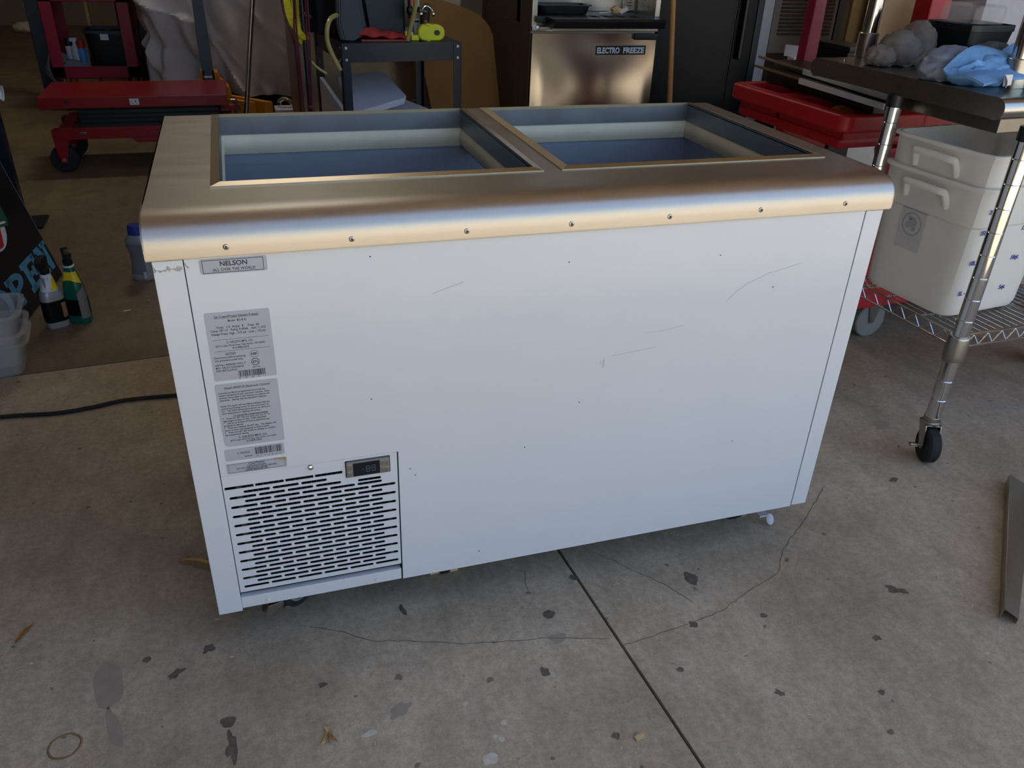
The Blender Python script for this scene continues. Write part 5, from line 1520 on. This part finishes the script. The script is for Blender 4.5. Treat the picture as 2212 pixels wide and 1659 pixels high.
g = G(); g.box(.40, 1.0, -.312, -.300, .53, .63, .004); cobj('side_skirt', g, 'red_pl')
for (x, y) in ((.385, -.25), (.385, .25), (1.0, -.25), (1.0, .25)):
    swivel_caster('caster', ct, 0, 0, .060, .122, .032) if False else None
def cart_caster(x, y):
    f = G()
    for s_ in (-1, 1):
        f.prism([(x - .03, .122), (x + .02, .122), (x + .004, .052), (x - .012, .052)], 'y', y + s_ * .022 - .0015, y + s_ * .022 + .0015)
    f.box(x - .035, x + .03, y - .03, y + .03, .119, .124); f.cyl((x - .004, y - .026, .060), (x - .004, y + .026, .060), .006, 10)
    c = cobj('caster', f, 'zinc')
    Tw = Matrix.Translation((x - .004, y, .0605)) @ Matrix.Rotation(PI / 2, 4, 'X')
    g = G(); g.lathe([(.045, -.017), (.056, -.017), (.060, -.012), (.060, .012), (.056, .017), (.045, .017)], seg=30, mtx=Tw); cobj('tyre', g, 'rubber_g', c)
    g = G(); g.lathe([(.002, -.014), (.046, -.015), (.046, .015), (.002, .014)], seg=24, mtx=Tw); cobj('wheel_disc', g, 'blue_steel', c)
for (x, y) in ((.335, -.275), (.335, .235), (1.02, -.235), (1.02, .235)):
    cart_caster(x, y)
# two uprights carrying an upper shelf out of frame
g = G(); g.prism([(.225, .705), (.275, .705), (.280, .77), (.273, 1.3), (.233, 1.3)], 'y', .27, .32, .006); cobj('upright', g, 'red_dark')
g = G(); g.prism([(.330, .70), (.440, .70), (.436, .77), (.425, .83), (.420, 1.3), (.340, 1.3), (.342, .83)], 'y', -.165, -.085, .010); cobj('upright', g, 'red_pl')
g = G(); g.box(.20, .95, -.30, .34, 1.29, 1.33, .01); cobj('top_shelf', g, 'red_pl')
g = G(); g.blob((1.885, .985, .706), .040, .030, .028, .30, 2.2, 4, 4, .6810); tag(centre(obj('orange_sponge', g, 'rag_o')), 'crumpled orange yellow rag in the red cart handle tray', 'rag')
# long black drawers across the cart
dg = 'black trays by the red cart'
def drawer(a, b, z, label, inset):
    a, b = Vector((*a, 0)), Vector((*b, 0))
    d = (b - a).normalized(); n_ = Vector((-d.y, d.x, 0))
    if n_.x < 0: n_ = -n_
    L = (b - a).length
    t = thing('black_tray', label, 'tray', (*((a + b) / 2 + n_ * .12).xy, z))
    def P(u, w, zz): return a + d * u + n_ * w + Vector((0, 0, z + zz))
    g = G(); g.slab([P(.10, .004, 0), P(L, .004, 0), P(L, .11, 0), P(.10, .11, 0)], (0, 0, .018), .002); obj('tray_body', g, 'black', t)
    g = G(); g.slab([P(0, 0, .010), P(L * .40, 0, .010), P(L * .40, .008, .010), P(0, .008, .010)], (0, 0, .007), .001); obj('brass_edge', g, 'brass', t)
    if inset:
        g = G(); g.slab([P(L * .40, 0, .001), P(L, 0, .001), P(L, .004, .001), P(L * .40, .004, .001)], (0, 0, .0165), .0006); obj('white_edge', g, 'white_pl', t)
drawer((1.80, 1.36), (1.777, .69), .785, 'black tray with a white front edge, lower of two on the red cart', True)
drawer((1.845, 1.41), (1.792, .70), .806, 'black tray with a white front edge, upper of two under the table', True)
g = G(); g.box(1.842, 1.90, .80, 1.34, .7500, .7845, .003); tag(centre(obj('black_case', g, 'black')), 'flat black case under the two trays on the red cart', 'case')
drawer((2.275, 1.80), (2.275, 1.50), .80, 'black tray with a brass edge, lower one behind the red post', False)
drawer((2.255, 1.77), (2.255, 1.47), .822, 'black tray with a brass edge, upper one behind the red post', False)
g = G(); g.box(2.285, 2.38, 1.50, 1.78, .001, .7995, .003); tag(centre(obj('black_case', g, 'black')), 'tall black box holding up the trays behind the red post', 'case')
g = G(); g.slab([(2.05, 1.56, .80), (2.13, 1.50, .80), (2.13, 1.50, .835), (2.05, 1.56, .838)], (.004, .004, 0)); g.box(2.06, 2.12, 1.51, 1.55, .001, .80); tag(centre(obj('paper_card', g, 'label_w')), 'small white and pink printed card behind the trays', 'card')

# ------------------------------------------------------------------ stainless work table
TB = R(4.3)
wt = thing('work_table', 'stainless work table on ringed chrome legs with casters and a wire shelf', 'table', (1.732, .273, 0), TB)
def wobj(name, g, m, par=None): return obj(name, g, m, par or wt, world=False)
TZ2 = .890
LX, LD = 1.0, .635
g = G()
half = [(.024 - .024 * math.sin(R(180 * k / 12)), TZ2 - .024 + .024 * math.cos(R(180 * k / 12))) for k in range(13)]
back = [(LD - y, z) for y, z in reversed(half)]
g.prism(half + [(.03, TZ2 - .046), (LD - .03, TZ2 - .046)] + back, 'x', 0, LX, 0)
wobj('table_top', g, 'steel')
g = G(); g.box(.05, LX - .02, .04, .385, TZ2 - .085, TZ2 - .047, .004); wobj('under_frame', g, 'steel_d')
inv = (Matrix.Translation((1.732, .273, 0)) @ Matrix.Rotation(TB, 4, 'Z')).inverted()
def L2(x, y, z=0): return inv @ Vector((x, y, z))
def post(x, y, z0_, z1_, r=.0185):
    a = L2(x, y)
    g = G()
    pr = [(.001, z0_)]
    z = z0_
    while z < z1_:
        z2 = min(z + .055, z1_)
        pr += [(r - .0012, z), (r, z + .0014), (r, z2 - .0014), (r - .0012, z2)]
        z = z2
    pr.append((.001, z1_))
    g.lathe(pr, (a.x, a.y, 0), 20)
    return wobj('leg', g, 'chrome'), a
def leg_caster(a, par, ang_):
    Tm = Matrix.Translation((a.x, a.y, 0)) @ Matrix.Rotation(ang_, 4, 'Z')
    f = G()
    f.cyl(Tm @ Vector((0, 0, .108)), Tm @ Vector((0, 0, .122)), .020, 16, bev=.002); f.cyl(Tm @ Vector((0, 0, .100)), Tm @ Vector((0, 0, .109)), .023, 16, bev=.002)
    for s_ in (-1, 1):
        f.prism([(-.022, .102), (.022, .102), (.034, .050), (.030, .036), (.018, .036), (.010, .050)], 'x', s_ * .019 - .0013, s_ * .019 + .0013, mtx=Tm)
    f.box(-.02, .02, -.022, .022, .098, .102, .001, mtx=Tm)
    f.cyl(Tm @ Vector((-.025, .024, .046)), Tm @ Vector((.045, .024, .046)), .003, 8)
    f.box(.030, .048, .014, .034, .044, .0465, .0008, mtx=Tm)
    c = wobj('caster', f, 'zinc')
    g = G(); Tw = Tm @ Matrix.Translation((0, .024, .0475)) @ Matrix.Rotation(PI / 2, 4, 'Y')
    g.lathe([(.002, -.013), (.026, -.014), (.028, -.015), (.042, -.015), (.0465, -.010), (.0465, .010), (.042, .015), (.028, .015), (.026, .014), (.002, .013)], seg=32, mtx=Tw); wobj('wheel', g, 'rubber', c)
SHX = [(1.748, .208), (1.722, .590), (2.58, .245), (2.55, .560)]
for k, (x, y) in enumerate(SHX):
    lo, a = post(x, y, .118, .836)
    leg_caster(a, wt, R((155, 20, 60, 100)[k]))
    g = G(); g.cyl((a.x, a.y, .815), (a.x, a.y, .846), .0215, 18, bev=.002); wobj('leg_socket', g, 'black')
    g = G(); g.lathe([(.0188, .285), (.024, .287), (.026, .300), (.025, .345), (.023, .350), (.0188, .351)], (a.x, a.y, 0), 20); g.lathe([(.0188, .281), (.0235, .281), (.0235, .286), (.0188, .286)], (a.x, a.y, 0), 20); wobj('shelf_collar', g, 'zinc')
# wire shelf
def wire(g, p, q, r=.0022): g.cyl(p, q, r, 6)
c00, c01, c10, c11 = [L2(x, y) for x, y in SHX]
def SHp(u, v, z):
    p = c00.lerp(c10, u).lerp(c01.lerp(c11, u), v)
    return Vector((p.x, p.y, z))
g = G()
for k in range(34):
    u = .02 + k * .96 / 33
    wire(g, SHp(u, 0, .352), SHp(u, 1, .352), .0018)
wr = wobj('shelf_wires', g, 'chrome')
g = G()
for v in (0, 1):
    for z in (.348, .316):
        wire(g, SHp(0, v, z), SHp(1, v, z), .0030)
for u in (0, 1):
    for z in (.348, .316):
        wire(g, SHp(u, 0, z), SHp(u, 1, z), .0030)
for v in (.33, .66):
    wire(g, SHp(0, v, .348), SHp(1, v, .348), .0026)
for v in (0, 1):
    n_ = 34
    for k in range(n_):
        wire(g, SHp(.03 + .94 * k / n_, v, .346 if k % 2 else .318), SHp(.03 + .94 * (k + 1) / n_, v, .318 if k % 2 else .346), .0020)
for u in (0, 1):
    n_ = 14
    for k in range(n_):
        wire(g, SHp(u, .06 + .88 * k / n_, .346 if k % 2 else .318), SHp(u, .06 + .88 * (k + 1) / n_, .318 if k % 2 else .346), .0020)
wobj('shelf_truss', g, 'chrome')
# over-shelf posts
for (x, y) in ((1.847, .915), (1.885, .412)):
    a = L2(x, y)
    y_ = min(a.y, LD - .022)
    g = G(); g.cyl((a.x, y_, TZ2), (a.x, y_, 1.55), .0215, 24); up_ = wobj('upper_post', g, 'chrome')
    g = G(); g.lathe([(.0217, TZ2 + .001), (.0270, TZ2 + .001), (.0270, TZ2 + .062), (.0255, TZ2 + .064), (.0217, TZ2 + .064)], (a.x, y_, 0), 24)
    g.cyl((a.x + .010, y_ - .026, TZ2 + .022), (a.x + .012, y_ - .033, TZ2 + .022), .006, 12, bev=.001)
    wobj('post_socket', g, 'zinc', up_)
g = G(); g.box(.06, .95, .10, .60, 1.52, 1.55, .004); wobj('over_shelf', g, 'steel_d')
g = G()
for (x, y) in ((.045, .56), (.20, .585)):
    g.lathe([(.001, TZ2), (.006, TZ2), (.0055, TZ2 + .003), (.001, TZ2 + .004)], (x, y, 0), 12)
wobj('bolt', g, 'zinc')

# things on the work table
ZW = TZ2 + .0008
g = G()
g.blob((1.772, .74, ZW + .022), .038, .035, .026, .22, 2.4, 2, 4, ZW); g.blob((1.830, .745, ZW + .036), .050, .045, .042, .24, 2.2, 5, 4, ZW); g.blob((1.888, .75, ZW + .046), .040, .045, .056, .2, 2.0, 9, 4, ZW)
tag(centre(obj('cleaning_rag', g, 'rag_g', smooth=70)), 'grey brown rags heaped on the table against the black bins', 'rag')
bg_ = 'black bins stacked on the work table'
def binb(x0_, x1_, y0_, y1_, z0_, z1_, label):
    g = G(); w, d = x1_ - x0_, y1_ - y0_
    g.lathe([(.001, z0_), (w / 2 * .90, z0_), (w / 2 * .92, z0_ + .006), (w / 2 * .97, z1_ - .016), (w / 2, z1_ - .015), (w / 2, z1_), (w / 2 * .93, z1_), (w / 2 * .88, z0_ + .008), (.001, z0_ + .006)], seg=40, pw=9, sy=d / w, mtx=Matrix.Translation(((x0_ + x1_) / 2, (y0_ + y1_) / 2, 0)) @ Matrix.Rotation(R(4), 4, 'Z'))
    return tag(centre(obj('storage_bin', g, 'black')), label, 'bin', bg_)
binb(1.942, 2.112, .64, .80, ZW, ZW + .055, 'black bin on the work table, lower of two')
binb(1.940, 2.107, .645, .80, ZW + .056, ZW + .108, 'black bin on the work table, upper of two')
for (x0_, x1_, y0_, y1_, z0_, lab_) in ((1.965, 2.080, .66, .79, ZW + .109, 'clear acrylic box lid on top of the black bins'), (2.135, 2.245, .66, .79, ZW, 'clear acrylic box lid on the table beside the black bins')):
    g = G(); w, d = x1_ - x0_, y1_ - y0_
    g.lathe([(w / 2, z0_), (w / 2, z0_ + .036), (w / 2 * .92, z0_ + .044), (.001, z0_ + .044), (.001, z0_ + .040), (w / 2 * .90, z0_ + .040), (w / 2 * .96, z0_ + .034), (w / 2 * .96, z0_)], seg=40, pw=6, sy=d / w, mtx=Matrix.Translation(((x0_ + x1_) / 2, (y0_ + y1_) / 2, 0)))
    tag(centre(obj('clear_box', g, 'clear2')), lab_, 'lid', 'clear lids by the black bins')
g = G(); g.slab([(2.12, .585, ZW), (2.13, .46, ZW), (2.13, .46, 1.45), (2.12, .585, 1.45)], (.005, .0005, 0), .001); tag(centre(obj('acrylic_panel', g, 'clear2')), 'clear acrylic panel standing upright right of the black bins', 'panel')
rb = thing('blue_towel', 'crumpled blue towels with a white tag near the table front', 'towel', (1.85, .50, ZW))
g = G(); g.blob((1.79, .52, ZW + .030), .075, .055, .040, .22, 2.3, 12, 4, ZW); obj('fold', g, 'rag_gb', rb, smooth=70)
g = G()
g.sheet(lambda u, v: (1.745 + .30 * u - .03 * v, .360 + .035 * u + .10 * v, ZW + .010 + (.018 + .05 * v) * math.sin(PI * min(1, .1 + .9 * u)) ** .8 + .012 * math.sin(u * 8 + v * 6) * v + .03 * max(0, u - .72) * v * 4), 30, 14, .007)
g.blob((1.83, .455, ZW + .025), .080, .042, .036, .30, 2.4, 21, 4, ZW)
obj('blue_fold', g, 'rag_b', rb, smooth=70)
g = G(); g.blob((1.985, .475, ZW + .055), .040, .022, .062, .18, 1.9, 31, 4, ZW); g.sheet(lambda u, v: (1.85 + .14 * u, .44 + .05 * v, ZW + .012 + .075 * u * v + .03 * math.sin(PI * u)), 14, 8, .006); obj('blue_fold', g, 'rag_b', rb, smooth=70)
g = G(); g.blob((1.93, .54, ZW + .03), .07, .04, .045, .25, 2.2, 17, 4, ZW); obj('fold', g, mat('olive_rag', '5f655c', .95, var=.12, bump=.4, bscale=200), rb, smooth=70)
g = G(); g.tube([(1.795, .356, ZW + .034), (1.800, .352, ZW + .022), (1.800, .352, ZW + .010)], .010, 8, 3, flat=.15); g.slab([(1.792, .353, ZW + .012), (1.817, .355, ZW + .014), (1.818, .359, ZW + .036), (1.793, .357, ZW + .036)], (0, -.0015, 0)); obj('white_tag', g, 'white_cloth', rb)
g = G(); g.box(2.16, 2.26, .50, .60, ZW, ZW + .10, .002); sp_ = tag(centre(obj('small_carton', g, 'label_w')), 'small white and red carton at the right end of the table', 'carton')
g = G(); g.prism([(2.158, ZW + .03), (2.2, ZW + .03), (2.2, ZW + .055), (2.158, ZW + .06)], 'y', .4985, .4999); 
o = obj('red_print', g, 'red_cap', None); o.parent = sp_; o.matrix_parent_inverse = Matrix.Translation(-sp_.location)

# ------------------------------------------------------------------ white containers on the wire shelf
def container(cx_, cy_, z0_, h, w0, w1, rot, label, marks=True):
    t = thing('food_container', label, 'container', (cx_, cy_, z0_), rot, 'white square containers on the wire shelf')
    t3 = .0035
    g = G()
    Z = lambda f: h * f
    W_ = lambda f: (w0 + (w1 - w0) * f) / 2
    g.lathe([(.001, 0), (W_(0) * .86, 0), (W_(0) * .97, .006), (W_(0), .020), (W_(.62), Z(.70)), (W_(.64) + .005, Z(.72)), (W_(.8) + .006, Z(.97)), (W_(.8) + .013, Z(.975)), (W_(.8) + .013, h), (W_(.8) + .002, h), (W_(.62) - t3, Z(.70)), (W_(0) - t3, .022), (W_(0) * .85, .006), (.001, .005)], seg=72, pw=9)
    obj('tub', g, 'milky', t, world=False)
    for s_, ax in ((-1, 'x'), (1, 'x')):
        g = G()
        x = s_ * (W_(.78) + .012)
        g.tube([(x - s_ * .010, -.062, Z(.80)), (x + s_ * .004, -.058, Z(.90)), (x + s_ * .012, -.045, Z(.915)), (x + s_ * .012, .045, Z(.915)), (x + s_ * .004, .058, Z(.90)), (x - s_ * .010, .062, Z(.80))], .0085, 10, 4)
        obj('handle', g, 'milky', t, world=False)
    return t, W_, h
c1, Wf, H1 = container(1.883, .435, .3545, .335, .276, .296, R(6), 'white square tub with litre marks standing on the wire shelf, lower of a nested pair')
g = G()
for (fz_, l, r_) in ((.82, '20L', '22qt.'), (.76, '-', '20qt.'), (.66, '15L', '15qt.'), (.43, '10L', '10qt.'), (.19, '5L -', '5qt.')):
    yb = -(Wf(fz_) + (.0062 if fz_ > .7 else .0006))
    if l != '-':
        g = G(); g.text(l, (-.114, yb, fz_ * H1), (1, 0, 0), (0, .05, 1), .0155, 'LEFT', None, .0004, .18, th=.0004); obj('volume_mark', g, 'blue_ink', c1, world=False, smooth=0)
    g = G(); g.text(r_, (.030, yb, fz_ * H1), (1, 0, 0), (0, .05, 1), .0155, 'LEFT', None, .0004, .18, th=.0004); obj('volume_mark', g, 'blue_ink', c1, world=False, smooth=0)
    g = G(); g.box(-.078, -.066, yb - .0003, yb + .0006, fz_ * H1 + .004, fz_ * H1 + .0055); obj('volume_tick', g, 'blue_ink', c1, world=False, smooth=0)
g = G()
xb = -(Wf(.45) + .0008)
dxz = (Wf(.68) - Wf(.2)) / (H1 * .48)
def LP(y, z, o=0.0): return (-(Wf(0) + (Wf(1) - Wf(0)) * z / H1) - .0006 - o, y, z)
g.slab([LP(-.015, .135), LP(.06, .135), LP(.06, .275), LP(-.015, .275)], (-.0006, 0, 0)); lb = obj('paper_label', g, mat('faint_grey_label', 'b9b7b4', .6, var=.04), c1, world=False, smooth=0)
g = G(); g.slab([LP(-.015, .235, .0008), LP(.06, .235, .0008), LP(.06, .275, .0008), LP(-.015, .275, .0008)], (-.0004, 0, 0))
g2 = G()
for k in range(28):
    a, b = 2 * PI * k / 28, 2 * PI * (k + 1) / 28
    g2.slab([LP(.023 + .030 * math.cos(a), .200 + .030 * math.sin(a), .0008), LP(.023 + .030 * math.cos(b), .200 + .030 * math.sin(b), .0008), LP(.023 + .026 * math.cos(b), .200 + .026 * math.sin(b), .0008), LP(.023 + .026 * math.cos(a), .200 + .026 * math.sin(a), .0008)], (-.0004, 0, 0))
for (y, z, r_) in ((.020, .206, .012), (.034, .196, .009), (.016, .190, .007), (.031, .214, .006)):
    g2.slab([LP(y + r_ * math.cos(2 * PI * k / 14), z + r_ * math.sin(2 * PI * k / 14), .0009) for k in range(14)], (-.0004, 0, 0))
obj('label_band', g, mat('mid_grey_print', '8d8c8d', .6, var=.04), lb, world=False, smooth=0)
obj('label_emblem', g2, mat('grey_print', '9b9a9b', .6, var=.04), lb, world=False, smooth=0)
container(1.883, .435, .4345, .330, .262, .293, R(6), 'white square tub nested in the lower tub, its open rim on top')
c3, _, _ = container(2.295, .40, .3545, .30, .262, .285, R(12), 'white square tub at the far right of the wire shelf')
g = G()
H3 = .30
def LP3(y, z, o=0.0): return (-(.131 + .0115 * z / H3) - .0006 - o, y, z)
g.slab([LP3(-.10, .08), LP3(.02, .08), LP3(.02, .19), LP3(-.10, .19)], (-.0005, 0, 0)); lb = obj('paper_label', g, 'label_w', c3, world=False, smooth=0)
g = G()
rr = random.Random(4)
y = -.09
while y < .01:
    w = rr.choice((.0015, .003)); g.slab([LP3(y, .095, .0006), LP3(y + w, .095, .0006), LP3(y + w, .13, .0006), LP3(y, .13, .0006)], (-.0003, 0, 0)); y += w + rr.choice((.0015, .003))
obj('barcode', g, 'ink', lb, world=False, smooth=0)
